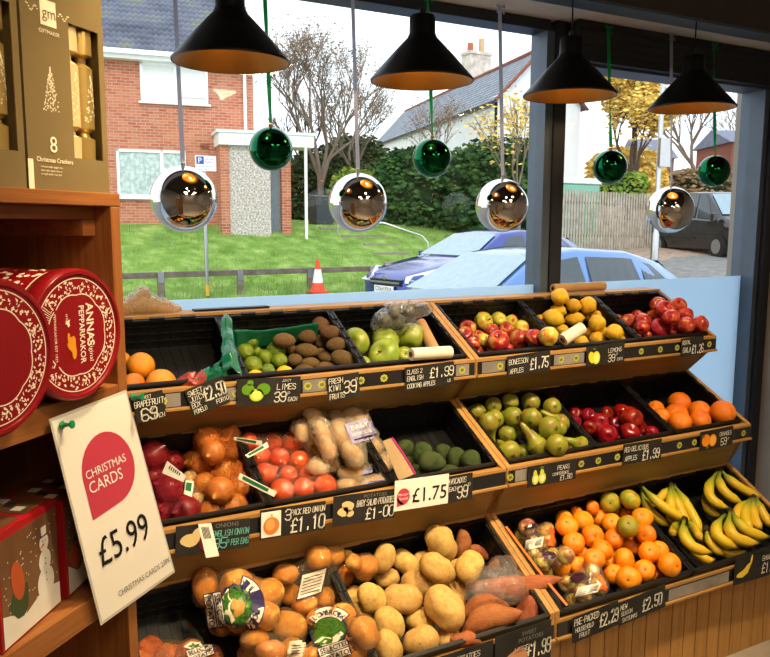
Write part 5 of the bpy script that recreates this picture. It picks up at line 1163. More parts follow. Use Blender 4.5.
# snowman card boxes
M['boxred'] = flat('red box card', 'a3161c', .4); M['snowbrown'] = mottled('brown wintry print', [(.3, '5c3c24'), (.7, '7d5a3a')], 8, rough=.45, dh=0); M['snowwhite'] = flat('snow print', 'e2dccf', .5, var=.08)
M['robin'] = flat('robin orange print', 'b8542a', .5); M['hat'] = flat('dark print', '2d2a2c', .5); M['carrot'] = flat('carrot print', 'e0661a', .5); M['greenprint'] = flat('pine print', '3c4c2c', .5)
def card_box(pA, pB, label, art, hgt=.165, wdt=.10):
    """pA near bottom corner, pB far bottom corner of the printed side"""
    A_, B_ = V(pA), V(pB); x = (B_-A_).normalized(); L_ = (B_-A_).length; y = V((-x.y, x.x, 0)); root = empty('card_box', (0, 0, 0), label, 'box of cards', 'red boxes of Christmas cards'); root.matrix_world = frame(A_, x, y, (0, 0, 1))
    MB().box((0, 0, 0), (L_, wdt, hgt)).build('carton', M['boxred'], root, bevel=.001)
    p = MB(); p.box((.004, -.0006, .004), (L_-.002, 0, hgt-.012), 0)
    pts = [(.004, 0), (.004+L_*.0, .045)] 
    p.add([(.004, -.0010, .004), (L_-.002, -.0010, .004), (L_-.002, -.0010, .036), (L_*.7, -.0010, .045), (L_*.4, -.0010, .030), (.004, -.0010, .050)], [(0, 1, 2, 3, 4, 5)], 1)
    rng = random.Random(int(L_*1e4))
    for i in range(60): blob2d(p, rng.uniform(.008, L_-.006), rng.uniform(.03, hgt-.02), .0012, .0012, 1, 6, off=.0012)
    if art == 'snowman':
        cx = L_*.74
        for z, r_ in ((.052, .021), (.085, .015), (.112, .0115)): blob2d(p, cx, z, r_, r_*1.15, 1, 18, off=.0014)
        p.box((cx-.009, -.0018, .121), (cx+.009, -.0014, .124), 4); p.box((cx-.006, -.0018, .123), (cx+.006, -.0014, .136), 1)
        for dx in (-.004, .003): blob2d(p, cx+dx, .115, .0012, .0012, 3, 6, off=.002)
        p.add([(cx-.001, -.002, .112), (cx-.016, -.002, .106), (cx-.001, -.002, .108)], [(0, 1, 2)], 5)
        for z in (.08, .088, .066, .055): blob2d(p, cx+.001, z, .0014, .0014, 3, 6, off=.002)
        blob2d(p, L_*.28, .085, .014, .03, 2, 12, rot=.2, off=.0014); blob2d(p, L_*.3, .055, .022, .025, 6, 10, off=.0013, wob=.1)
    else:
        for i in range(3): blob2d(p, L_*(.3+.25*i), .06+.02*i, .018, .022, (2, 6, 1)[i], 12, off=.0014, wob=.1)
    p.build('printed_side', [M['snowbrown'], M['snowwhite'], M['robin'], M['hat'], M['hat'], M['carrot'], M['greenprint']], root)
    tp = MB(); tp.box((.008, .008, hgt), (L_*.46, wdt-.008, hgt+.0006), 0); tp.box((L_*.54, .008, hgt), (L_-.008, wdt-.008, hgt+.0006), 0)
    for a in (.1, .6):
        for i in range(3):
            tp.box((L_*a+i*.012, .02+.02*i, hgt+.0007), (L_*a+.016+i*.012, .035+.02*i, hgt+.0012), 1 if i != 1 else 4)
    tp.build('printed_top', [M['snowbrown'], M['snowwhite'], M['robin'], M['hat'], M['hat']], root)
Z3_ = .985
a, b = onZ(3, 655, Z3_), onZ(61, 603, Z3_)
card_box(a, b, 'red box of Christmas cards with snowman print, nearest the camera on the bottom shelf', 'snowman')
d_ = (b-a).normalized(); pr2 = V((-d_.y, d_.x, 0))
card_box(b+d_*.012+V((.004, 0, 0)), b+d_*.10, 'red box of Christmas cards standing behind the snowman box', 'other', .155)
card_box(a-d_*.02+pr2*.112, b+pr2*.112+d_*.0, 'red box of Christmas cards behind and left of the snowman box', 'other', .19)
# ================================================================== OUTSIDE
def brickmat(name, c1, c2, mortar, sc=1.0):
    t = NT(name); tc = t.N.new('ShaderNodeTexCoord'); br = t.n('TexBrick'); br.inputs['Color1'].default_value = lin(c1); br.inputs['Color2'].default_value = lin(c2); br.inputs['Mortar'].default_value = lin(mortar)
    br.inputs['Scale'].default_value = 1; br.inputs['Brick Width'].default_value = .225*sc; br.inputs['Row Height'].default_value = .075*sc; br.inputs['Mortar Size'].default_value = .008*sc; br.inputs['Bias'].default_value = -.1
    sp = t.N.new('ShaderNodeSeparateXYZ'); t.l(tc.outputs['Object'], sp.inputs[0]); ad = t.n('Math'); t.l(sp.outputs[0], ad.inputs[0]); t.l(sp.outputs[1], ad.inputs[1]); cb_ = t.N.new('ShaderNodeCombineXYZ'); t.l(ad.outputs[0], cb_.inputs[0]); t.l(sp.outputs[2], cb_.inputs[1]); t.l(cb_.outputs[0], br.inputs['Vector'])
    nz = t.noise(tc.outputs['Object'], .9, 4); c = t.mix(t.ramp(nz, [(.4, (.0, .0, .0)), (.7, (.45, .45, .45))]), br.outputs['Color'], c2)
    return t.fin(c, .85, 0, .2)
M['brick'] = brickmat('red brick', 'a8593f', 'c4805f', 'b8a090'); M['brickd'] = brickmat('dark red brick', '7c3a2a', '94503a', '8d7566')
def tilemat(name, a, b, sx, sz):
    t = NT(name); tc = t.N.new('ShaderNodeTexCoord'); br = t.n('TexBrick'); br.inputs['Scale'].default_value = 1; br.inputs['Brick Width'].default_value = sx; br.inputs['Row Height'].default_value = sz; br.inputs['Mortar Size'].default_value = .03; br.inputs['Color1'].default_value = lin(a); br.inputs['Color2'].default_value = lin(b); br.inputs['Mortar'].default_value = lin('3a3d46')
    t.l(tc.outputs['UV'], br.inputs['Vector']); nz = t.noise(tc.outputs['Object'], 2.5, 4); c = t.mix(t.ramp(nz, [(.55, (0, 0, 0)), (.75, (.5, .5, .5))]), br.outputs['Color'], '8d8f6a'); return t.fin(c, .8, 0, .25)
M['tile'] = flat('grey roof tile', '73788a', .8, 0, .25, .25, 5); M['tile_moss'] = mottled('mossy roof tile', [(.3, '484c58'), (.55, '636775'), (.75, '78784e')], 1.2, rough=.8, dh=0); M['slateroof'] = tilemat('slate roof', '7b828c', '959ba5', .3, .25)
M['grass'] = mottled('grass bank', [(.3, '587a30'), (.5, '789a44'), (.7, 'a2b768')], 2.2, rough=.9, spec=.1, dh=0, detail=8, bump=.6, bsc=14, bdist=.05)
M['asphalt'] = mottled('asphalt', [(.3, '6c6a68'), (.7, '8b8987')], 5, rough=.9, dh=0); M['gravel'] = mottled('gravel and fallen leaves', [(.3, '7c5f4c'), (.5, 'a58c78'), (.7, 'b79f8c')], 6, rough=.95, dh=0, detail=8)
M['pebble'] = mottled('pebbledash', [(.35, '8d8078'), (.5, 'bcb2a8'), (.65, 'e2dad0')], 22, rough=.9, dh=0, detail=8)
M['render'] = flat('white render', 'dfe0df', .8, 0, .2, .05, 1.5); M['pane'] = flat('window pane outside', '8fa0a4', .15, 0, .6, .25, 3); M['greydoor'] = flat('grey board door', '7a828a', .6)
M['bark'] = flat('grey brown bark', '5f5044', .9, 0, .1, .2, 6); M['barkp'] = flat('pale twig bark', '86776a', .9, 0, .1, .15, 6); M['railwood'] = mottled('weathered rail wood', [(.3, '5c5148'), (.7, '7f7265')], 5, stretch=(1, 1, 1), rough=.9, dh=0)
def leafmat(n, a, b, c_): 
    M[n] = mottled(n+' leaves', [(.3, a), (.5, b), (.7, c_)], 2.5, rough=.7, spec=.2, dh=0, dv=0); 
leafmat('hedge', '1f3a16', '35562a', '5a7a3c'); leafmat('darkivy', '2a3a1c', '44502a', '5c5f38'); leafmat('yellowleaf', 'd0a648', 'e6c460', 'f0da8c'); leafmat('lightgreen', '5a7a2a', '7f9a3a', 'a8b850'); leafmat('rustleaf', '74583c', '8e7450', 'a8906a')
RD = 0.0
def gz(x, y):
    fade = min(1, max(0, (17.2-x*.0-(x-0))/2.5)) if x > 14.7 else 1
    b = min(1, max(0, (y-15.9)/5.0)); bank = (RD if y < 15.2 else (RD*(1-(y-15.2)/.7) if y < 15.9 else 0)) + 1.55*b + (.03*(y-20.9) if y > 20.9 else 0)
    far = max(0, (.475*x+.88*y-12))*.065
    bank += -.08*min(1, max(0, (10-y)/2)); far += -.08*min(1, max(0, (10-y)/2))
    return bank*fade + far*(1-fade)
g = MB(); nx, ny = 70, 60; X0_, X1_, Y0_, Y1_ = -12, 75, 2.7, 62
ys = [Y0_+(15.2-Y0_)*i/8 for i in range(9)]+[15.5]+[15.9+i*.25 for i in range(25)]+[22.15+1.3*i for i in range(32)]; xs = [X0_+(X1_-X0_)*i/nx for i in range(nx+1)]
for y in ys:
    for x in xs: g.v.append(V((x, y, gz(x, y)+ (.05*noise.noise(V((x*.9, y*.9, 0))) if y > 16.2 else 0))))
W_ = len(xs)
for j in range(len(ys)-1):
    for i in range(len(xs)-1):
        mi = 0 if ys[j] < 15.45 else (1 if (xs[i] < 15.5) else 2)
        g.f.append([j*W_+i, j*W_+i+1, (j+1)*W_+i+1, (j+1)*W_+i]); g.mi.append(mi)
tag(g.build('ground', [M['asphalt'], M['grass'], M['gravel']], smooth=True), kind='structure', label=None)
# grass blades
rng = random.Random(21); b = MB()
for i in range(9000):
    x = rng.uniform(1.5, 15); y = 15.9+rng.random()**1.5*5; z = gz(x, y); h = rng.uniform(.05, .13)*(1.6 if y < 16.3 else 1); a = rng.uniform(0, pi); dx, dy = .012*cos(a), .012*sin(a); lx, ly = rng.uniform(-.04, .04), rng.uniform(-.04, .04)
    b.add([(x-dx, y-dy, z-.03), (x+dx, y+dy, z-.03), (x+lx, y+ly, z+h)], [(0, 1, 2)])
M['blade'] = mottled('grass blade', [(.3, '5c7a3a'), (.7, '98b068')], .8, rough=.8, dh=0)
tag(b.build('grass_blades', M['blade']), 'short green grass growing on the bank', 'grass', kind='stuff')
# low timber rail
fr_ = empty('knee_rail_fence', (5, 16.1, 0), 'low weathered timber knee rail along the foot of the grass bank', 'fence')
A_ = onZ(130, 282, RD); 
ra, rb_ = V((1.2, 16.0, 0)), V((9.6, 16.35, 0)); rd = (rb_-ra).normalized()
mb = MB(); off = -fr_.location
def rp(t_, z=0): return ra+(rb_-ra)*t_+off+V((0, 0, z))
nrm = V((-rd.y, rd.x, 0))
mb.prism([rp(0, .46)-nrm*.05, rp(0, .46)+nrm*.05, rp(0, .58)+nrm*.05, rp(0, .58)-nrm*.05], rb_-ra); mb.build('rail', M['railwood'], fr_, bevel=.01)
for px in (160, 240, 311, 374):
    q = onY(px, 285, 16.1); t_ = (q.x-ra.x)/(rb_.x-ra.x); p_ = rp(t_)
    MB().box((p_.x-.07, p_.y-.12, -.1), (p_.x+.07, p_.y-.051, .57)).build('post', M['railwood'], fr_)
    MB().box((p_.x-.06, p_.y-.128, .36), (p_.x+.06, p_.y-.121, .59)).build('metal_bracket', M['metal'], fr_)
# traffic cone
M['conered'] = flat('orange red cone plastic', 'dc4a2a', .5); M['conewhite'] = flat('reflective white band', 'e8e8e6', .4)
cq = onY(318, 292.5, 15.75); co = empty('traffic_cone', cq, 'orange and white traffic cone at the roadside by the knee rail', 'traffic cone')
MB().box((-.19, -.19, 0), (.19, .19, .04)).build('base', M['conered'], co, bevel=.01)
MB().lathe([(.16, .04), (.135, .14), (.12, .22), (0, .22)], 28).build('cone_body', M['conered'], co, True)
MB().lathe([(.121, .22), (.121, .221), (.071, .52), (.0, .52)], 28).build('reflective_band', M['conewhite'], co, True); MB().lathe([(.0705, .52), (.04, .70), (.035, .74), (0, .74)], 28).build('cone_tip', M['conered'], co, True)
# parking sign
pq = onY(207.5, 296, 15.95); RS = pq.z; ps = empty('parking_sign', (pq.x, pq.y, RS), 'blue and white parking sign on a grey post at the foot of the bank', 'sign')
MB().tube([(0, 0, 0), (0, 0, 2.75)], .04, 12).build('post', M['metal'], ps, True); MB().tube([(0, 0, 0), (0, 0, .25)], .043, 12).build('post_base', flat('yellow paint', 'c9a030', .6), ps, True)
M['signblue'] = flat('sign blue', '1f4fa0', .4)
c_ = onY(205, 163.5, pq.y)-V((pq.x, pq.y, RS)); w_, h_ = .215, .155
sb_ = MB().box((c_.x-w_, -.06, c_.z-h_), (c_.x+w_, -.05, c_.z+h_)).build('sign_plate', M['white_print'], ps); s_ = MB(); s_.box((c_.x-w_+.02, -.0625, c_.z-.02), (c_.x-.04, -.0603, c_.z+h_-.02), 0)
text_mb(s_, 'P', c_.x-w_+.05, c_.z+.0, .16, 1, yo=-.064); text_mb(s_, 'Pay and', c_.x-.02, c_.z+.07, .055, 0, yo=-.061); text_mb(s_, 'display', c_.x-.02, c_.z+.01, .055, 0, yo=-.061); text_mb(s_, 'Customer parking', c_.x-w_+.02, c_.z-.08, .045, 0, yo=-.061); text_mb(s_, 'Monday Saturday', c_.x-w_+.02, c_.z-.13, .04, 0, yo=-.061)
s_.build('lettering', [M['signblue'], M['white_print']], ps)
# ---- brick house
hd = V((.989, -.146, 0)).normalized(); hnm = V((hd.y, -hd.x, 0)); HP = V((5.17, 21.07, 0)); HB = 1.35
hs = empty('brick_house', (0, 0, 0), 'red brick house with grey tiled roof beyond the grass bank', 'house'); hs.matrix_world = frame(HP, hd, -hnm, (0, 0, 1))
MB().box((-9, 0, HB-.6), (1.96, 7, 5.95)).build('wall', M['brick'], hs)
rf = MB(); n = 46; ev, rg = (-.35, 5.98), (3.6, 9.2); rows = 18
vs = []; fs = []
cols = int((2.15+9)/.15)*4
for r_ in range(rows+1):
    for lip in (0, 1):
        t_ = r_/rows; y = ev[0]+(rg[0]-ev[0])*t_; z = ev[1]+(rg[1]-ev[1])*t_ + (.07 if lip else 0)
        for c_2 in range(cols+1): vs.append((-9+c_2*(11.15/cols), y, z+.022*sin(2*pi*c_2/4+.3)))
Wc = cols+1
for q in range(2*rows+1):
    for c_2 in range(cols): fs.append((q*Wc+c_2, q*Wc+c_2+1, (q+1)*Wc+c_2+1, (q+1)*Wc+c_2))
rf.add(vs, fs); ro = rf.build('roof', M['tile_moss'], hs)
MB().prism([(2.14, ev[0], ev[1]-.12), (2.14, rg[0], rg[1]-.12), (2.14, rg[0], rg[1]+.04), (2.14, ev[0], ev[1]+.04)], (.05, 0, 0)).build('verge_board', M['upvc'], hs)
MB().prism([(1.9, 0, 5.9), (1.9, 3.6, 9.0), (1.9, 7, 6)], (.05, 0, 0)).build('gable', M['brick'], hs); MB().prism([(-9, 3.6, 9.2), (-9, 7.3, 5.9), (-9, 7.3, 5.8), (-9, 3.6, 9.1)], (11.1, 0, 0)).build('rear_roof', M['tile'], hs)
MB().box((-9, -.42, 5.84), (2.18, -.30, 5.96)).build('gutter', M['upvc'], hs); MB().box((-9, -.30, 5.74), (2.16, .0, 5.86)).build('fascia', M['upvc'], hs)
def hwin(nm, x0, x1, z0, z1, mull, panecol, blinds=False):
    f = MB(); t_ = .07; f.box((x0, -.05, z0), (x0+t_, .02, z1)).box((x1-t_, -.05, z0), (x1, .02, z1)).box((x0, -.05, z0), (x1, .02, z0+t_)).box((x0, -.05, z1-t_), (x1, .02, z1))
    for m_ in mull: f.box((m_-.04, -.05, z0), (m_+.04, .02, z1))
    f.box((x0-.06, -.10, z0-.05), (x1+.06, .0, z0))
    fo = f.build('window', M['upvc'], hs); MB().box((x0+t_, -.012, z0+t_), (x1-t_, -.002, z1-t_)).build('pane', panecol, fo); return fo
M['whitecurtain'] = flat('white curtain', 'e6e6e4', .8, 0, .2, .03); M['lattice'] = mottled('net curtain pane', [(.4, '9fb4ae'), (.6, 'c9d8d2')], 9, rough=.3, dh=0)
fo = hwin('window', -1.66, .10, 2.26, 3.50, [-.52], M['lattice']); q = MB(); q.box((-.50, -.055, 2.95), (.05, .0, 3.02)); q.build('transom', M['upvc'], fo)
lt = MB()
for i in range(9):
    for s__ in (-1, 1):
        x = -1.59+i*.125; lt.box((x-.006, -.018, 2.33), (x+.006, -.0125, 3.43))
lt.build('lead_lattice', M['upvc'], fo)
fo = hwin('window', -.99, .74, 4.74, 5.74, [-.1], M['whitecurtain']); q = MB(); q.box((-.06, -.055, 4.9), (.66, .0, 5.38)); q.build('casement', M['upvc'], fo)
MB().tube([(1.72, -.06, 3.9), (1.72, -.06, 5.85)], .045, 10).build('downpipe', M['upvc'], hs, True)
MB().box((.50, -.06, 3.60), (.72, -.0, 3.72)).build('alarm_box', M['brickd'], hs)
MB().box((.86, -1.0, 3.62), (3.40, .0, 3.96)).build('canopy_fascia', M['upvc'], hs); MB().box((.80, -1.04, 3.93), (3.46, 0, 4.0)).build('canopy_roof', M['render'], hs)
MB().box((.90, -.9, HB-.4), (1.12, 0, 3.62)).build('brick_pier', M['brick'], hs); MB().box((1.12, -.86, HB-.3), (2.22, 0, 3.62)).build('pebbledash_panel', M['pebble'], hs)
dr = MB().box((2.24, -.4, HB-.1), (2.58, -.34, 3.62)).build('door', M['greydoor'], hs); q = MB()
for i in range(4): q.box((2.27+i*.08, -.406, HB), (2.275+i*.08, -.4, 3.6))
q.build('door_boards', M['pane'], dr); MB().box((2.58, -.6, HB-.4), (2.84, 0, 3.62)).build('brick_pier', M['brick'], hs)
MB().box((3.14, -.98, HB-.2), (3.21, -.91, 3.62)).build('canopy_post', M['upvc'], hs)
# wheelie bin
bq = onY(321, 230, 22.0); bn = empty('wheelie_bin', (bq.x, bq.y, 1.42), 'dark wheelie bin by the hedge at the right of the brick house', 'wheelie bin')
M['bin'] = flat('dark bin plastic', '3a4046', .5)
MB().prism([(-.26, -.3, .05), (.26, -.3, .05), (.30, -.36, .98), (-.30, -.36, .98)], (0, .62, 0)).build('bin_body', M['bin'], bn); MB().prism([(-.32, -.40, .98), (-.32, .34, 1.06), (-.32, .34, .98)], (.64, 0, 0)).box((-.34, -.42, .95), (.34, .36, .985)).build('lid', M['bin'], bn)
for sx in (-1, 1): MB().lathe([(0, -.03), (.1, -.03), (.1, .03), (0, .03)], 16, 0, Matrix.Translation((sx*.24, .25, .1)) @ Matrix.Rotation(radians(90), 4, 'Y')).build('wheel', M['print_black'], bn)
# steps and handrail
st = empty('garden_steps', (9.9, 19, 0), 'stone steps climbing the grass bank behind the blue car', 'steps'); M['stone'] = flat('weathered step stone', '8a7f72', .9, var=.2)
for i, (x0, x1, y) in enumerate(((404, 428, 252), (395, 418, 246), (384, 407, 240), (374, 397, 234.5), (352, 384, 229.5), (330, 372, 225.5))):
    Yv = 16.9+i*.72; zz = gz(9, Yv)+.06; a, b_ = onP(x0, y, V((0, Yv, 0)), V((0, -1, 0))), onP(x1, y, V((0, Yv, 0)), V((0, -1, 0)))
    MB().box((a.x-9.9-.3, Yv-19, zz-.30), (b_.x-9.9+.1, Yv-19+.5, zz+.0)).build('step', M['stone'], st, bevel=.01)
hr = empty('handrail', (0, 0, 0), 'bent grey metal handrail beside the steps behind the blue car', 'handrail')
pts = [onY(338, 236, 19.6), onY(338, 222, 19.6), onY(384, 223, 19.2), onY(422, 236, 18.2), onY(428, 243, 18.0), onY(428, 252, 18.0)]; MB().tube(pts, .028, 8).build('tube_rail', M['metal'], hr, True)
# ---- trees
def tree(name, px, base_y, top_y, D, label, seed, mat='bark', spread=.55, depth=6, leaf=None, leafn=0, leafsize=.12, trunk=.16, lean=0, group=None, split=3):
    b0 = onD(px, base_y, D); top = onD(px, top_y, D); H = top.z-b0.z; rng = random.Random(seed); root = empty(name, b0, label, 'tree', group); mb = MB(); tips = []
    def grow(p, d, L_, r, lv):
        n = 4; pts = [p]; q = p; 
        for i in range(n):
            d = (d+V((rng.uniform(-1, 1), rng.uniform(-1, 1), rng.uniform(-.35, .6)))*.13).normalized(); q = q+d*(L_/n); pts.append(q)
        mb.tube(pts, [r*(1-.38*i/n) for i in range(n+1)], 7 if lv > 3 else (4 if lv > 1 else 3), cap=False)
        if lv <= 2: tips.extend(pts[1:])
        if lv == 0: return
        k = split if lv < depth else 4
        for i in range(k):
            ax = V((rng.uniform(-1, 1), rng.uniform(-1, 1), 0)); nd = (d+ax*spread*rng.uniform(.7, 1.3)+V((0, 0, .15))).normalized(); grow(pts[rng.choice((-1, -1, -2))] if i else pts[-1], nd, L_*rng.uniform(.62, .82), r*.58, lv-1)
    grow(V((0, 0, -.2)), V((lean, 0, 1)).normalized(), H*.27, trunk, depth)
    zmax = max(v.z for v in mb.v); k = (H+.0)/zmax; mb.v = [V((v.x*k, v.y*k, v.z*k)) for v in mb.v]; tips = [t_*k for t_ in tips]
    mb.build('trunk_and_branches', M[mat], root, True)
    if leaf:
        lm = MB(); pool = tips
        for i in range(leafn):
            c = rng.choice(pool)+V((rng.gauss(0, .16), rng.gauss(0, .16), rng.gauss(0, .16))); x, y, z = basis((rng.uniform(-1, 1), rng.uniform(-1, 1), rng.uniform(-1, 1))); s__ = leafsize*rng.uniform(.6, 1.3)
            lm.add([c-x*s__, c-y*s__*.5, c+x*s__, c+y*s__*.5], [(0, 1, 2, 3)])
        lm.build('leaves', M[leaf], root)
    return root
def shrub(name, px0, px1, py0, py1, D, label, mat, seed, n=2600, ls=.11, dens=1.0, cat='hedge', dark=True, shape=.75):
    c = onD((px0+px1)/2, (py0+py1)/2, D); e = onD(px1, (py0+py1)/2, D); w = (e-c).length; top = onD((px0+px1)/2, py0, D); bot = onD((px0+px1)/2, py1, D); h = (top.z-bot.z)/2; cz = (top.z+bot.z)/2
    root = empty(name, (c.x, c.y, bot.z), label, cat); cc = V((0, 0, h)); rng = random.Random(seed); dr_ = V((CR.x, CR.y, 0)).normalized(); dp = V((-dr_.y, dr_.x, 0)); dep = min(w, 1.8)
    def pt(k=1.0):
        while True:
            u = V((rng.gauss(0, 1), rng.gauss(0, 1), rng.gauss(0, 1)))
            if u.length > .1: u.normalize(); break
        r_ = (1+.16*noise.noise(u*2.3+V((seed, 0, 0)))+.10*noise.noise(u*6+V((0, seed, 0))))*k
        f = lambda x: (abs(x)**shape)*(1 if x > 0 else -1)
        return cc+(dr_*(f(u.x)*w)+dp*(f(u.y)*dep)+V((0, 0, f(u.z)*h)))*r_
    core = MB(); ico = bmesh.new(); bmesh.ops.create_icosphere(ico, subdivisions=4, radius=1); vs = []
    f = lambda x: (abs(x)**shape)*(1 if x > 0 else -1)
    for v in ico.verts: u = v.co.normalized(); vs.append(cc+(dr_*(f(u.x)*w)+dp*(f(u.y)*dep)+V((0, 0, f(u.z)*h)))*.86*(1+.16*noise.noise(u*2.3+V((seed, 0, 0)))+.06*noise.noise(u*9)))
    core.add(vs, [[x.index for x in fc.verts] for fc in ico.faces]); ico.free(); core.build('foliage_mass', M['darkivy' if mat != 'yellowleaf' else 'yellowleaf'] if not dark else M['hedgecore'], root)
    lm = MB()
    for i in range(n):
        c_ = pt(rng.uniform(.86, 1.04)); x, y, z = basis((rng.uniform(-1, 1), rng.uniform(-1, 1), rng.uniform(-.4, 1))); s__ = ls*rng.uniform(.6, 1.4)
        lm.add([c_-x*s__, c_-y*s__*.55, c_+x*s__, c_+y*s__*.55], [(0, 1, 2, 3)])
    lm.build('leaves', M[mat], root); return root
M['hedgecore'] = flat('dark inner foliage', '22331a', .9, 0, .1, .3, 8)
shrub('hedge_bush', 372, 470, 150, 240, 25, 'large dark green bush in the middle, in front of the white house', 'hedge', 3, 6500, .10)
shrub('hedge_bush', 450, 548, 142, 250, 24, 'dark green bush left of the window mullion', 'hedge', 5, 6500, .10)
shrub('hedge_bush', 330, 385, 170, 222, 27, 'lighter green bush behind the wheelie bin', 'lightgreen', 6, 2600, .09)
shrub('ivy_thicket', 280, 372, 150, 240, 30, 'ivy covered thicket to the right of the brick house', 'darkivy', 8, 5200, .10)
shrub('ivy_thicket', 318, 392, 138, 215, 33, 'brownish thicket under the tall bare tree', 'darkivy', 9, 3600, .11)
tree('bare_tree', 322, 232, 28, 27, 'tall bare tree between the brick house and the white house', 4, 'barkp', .62, 7, 'rustleaf', 2500, .045, .13)
tree('bare_tree', 352, 225, 60, 29, 'bare tree just right of the tallest bare tree', 14, 'barkp', .6, 6, 'rustleaf', 900, .045, .11)
tree('bare_tree', 298, 225, 78, 31, 'smaller bare tree beside the edge of the brick house', 24, 'bark', .55, 5, None, 0, .05, .12)
tree('bare_shrub', 440, 200, 88, 26, 'fine bare shrub in front of the long wall of the white house', 34, 'barkp', .7, 5, 'rustleaf', 500, .04, .06)
tree('young_tree', 519, 230, 88, 22, 'slender young tree with yellow leaves before the white gable', 44, 'barkp', .35, 4, 'yellowleaf', 700, .07, .05)
tree('yellow_tree', 628, 215, 62, 34, 'yellow leaved autumn tree seen through the right window', 54, 'bark', .6, 5, 'yellowleaf', 9000, .12, .16)
shrub('yellow_bush', 588, 662, 150, 205, 36, 'mass of golden autumn foliage behind the fence', 'yellowleaf', 12, 5200, .13, dark=False, cat='bush')
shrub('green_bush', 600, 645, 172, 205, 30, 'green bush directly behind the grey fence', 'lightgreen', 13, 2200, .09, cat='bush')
shrub('rust_bush', 660, 735, 170, 200, 42, 'brownish hedge behind the black van', 'rustleaf', 15, 2400, .12, cat='bush')
tree('bare_tree', 690, 200, 76, 44, 'wide bare tree behind the black van', 64, 'barkp', .75, 7, None, 0, .1, .16)
tree('bare_tree', 738, 200, 86, 50, 'distant bare tree at the right edge of the window', 74, 'barkp', .75, 6, None, 0, .1, .16)
# ---- white house
wh = empty('white_house', (0, 0, 0), 'white rendered house with slate roof and brick chimney beyond the hedge', 'house')
Ca, Cb = V((19.2, 26, 0)), V((23.9, 26.3, 0)); rec = V((4.0, 18.3, 0)); ez, az = 6.75, 8.75; Ap = onY(538, 50, 26.1); wb = .5
MB().prism([Ca+V((0, 0, wb)), Cb+V((0, 0, wb)), Cb+V((0, 0, ez)), V((Ap.x, 26.1, Ap.z-.15)), Ca+V((0, 0, ez))], rec).build('walls', M['render'], wh)
e0 = Ca+V((-.25, -.2, ez-.2)); r0 = V((Ap.x, 25.8, Ap.z)); ro = MB().add([e0, r0, r0+rec+V((0, .3, 0)), e0+rec, e0-V((0, 0, .12)), r0-V((0, 0, .12)), r0+rec-V((0, -.3, .12)), e0+rec-V((0, 0, .12))], [(0, 1, 2, 3), (7, 6, 5, 4), (0, 4, 5, 1), (0, 3, 7, 4)])
me = ro.mesh('roof', M['slateroof']); uv = me.uv_layers.new(name='UVMap'); cor = {0: (0, 0), 1: (0, 3.2), 2: (18.6, 3.2), 3: (18.6, 0)}
for l_ in me.loops: uv.data[l_.index].uv = cor.get(l_.vertex_index % 4, (0, 0))
roo = bpy.data.objects.new('roof', me); COL.objects.link(roo); roo.parent = wh
e1 = Cb+V((.25, -.2, ez-.2)); MB().add([e1, r0, r0+rec, e1+rec], [(0, 1, 2, 3)]).build('rear_roof', M['tile'], wh)
MB().tube([r0+V((0, 0, .04)), r0+rec+V((0, 0, .04))], .1, 8).build('ridge_tiles', M['brickd'], wh); MB().tube([e0, r0], .06, 6).tube([e1, r0], .06, 6).build('verge', M['brickd'], wh)
MB().tube([Ca+V((-.1, -.05, wb)), Ca+V((-.1, -.05, ez-.1))], .06, 8).build('downpipe', M['print_black'], wh)
cq = onD(476, 72, 40); cd = cq-V((0, 0, 0)); ch = MB().box((cq.x-.65, cq.y-.4, cq.z-1.4), (cq.x+.65, cq.y+.4, cq.z+.95)).box((cq.x-.72, cq.y-.45, cq.z+.80), (cq.x+.72, cq.y+.45, cq.z+.95)).build('chimney', flat('flaking whitewashed brick', 'c9bdb2', .9, var=.3, sc=4), wh)
for dx, cc_, hh in ((-.38, 'b5603f', .45), (.32, 'c9a878', .75)): MB().lathe([(.17, 0), (.15, hh), (0, hh)], 14, 0, Matrix.Translation((cq.x+dx, cq.y, cq.z+.95))).build('chimney_pot', flat('chimney pot clay', cc_, .8), ch)
wl = MB()
# ---- picket fence
M['paling'] = mottled('weathered paling', [(.3, '8f8576'), (.7, 'b5aa98')], 5, rough=.9, dh=0)
ff = empty('paling_fence', (0, 0, 0), 'grey weathered vertical paling fence beyond the road in the right window', 'fence'); pl_ = MB(); pa, pb_ = onD(556, 252, 23), onD(652, 252, 25); nn_ = 36
for i in range(nn_):
    p_ = pa+(pb_-pa)*(i/nn_); z0 = gz(p_.x, p_.y)-.1; top = p_.z+1.85+.05*noise.noise(V((i*.7, 0, 0))); pl_.box((p_.x-.034, p_.y-.012, z0), (p_.x+.030, p_.y+.012, top))
pl_.build('palings', M['paling'], ff)
r_ = MB()
for z in (.5, 1.5): r_.tube([pa+V((0, .06, z)), pb_+V((0, .06, z))], .04, 6)
r_.build('rails', M['railwood'], ff)
# lamp post
lq = onD(654, 262, 21); lpz = gz(lq.x, lq.y); lp_ = empty('street_lamp', (lq.x, lq.y, lpz), 'tall pale grey street lamp post standing before the fence end', 'street lamp')
MB().tube([(0, 0, 0), (0, 0, .9), (0, 0, 1.0), (0, 0, 7)], [.11, .11, .07, .055], 14).build('post', M['metal'], lp_, True); tp = onD(662, 155, 21)-lp_.location; MB().box((-.12, -.14, tp.z-.35), (.3, -.06, tp.z+.4)).build('sign_plate', M['metal'], lp_)
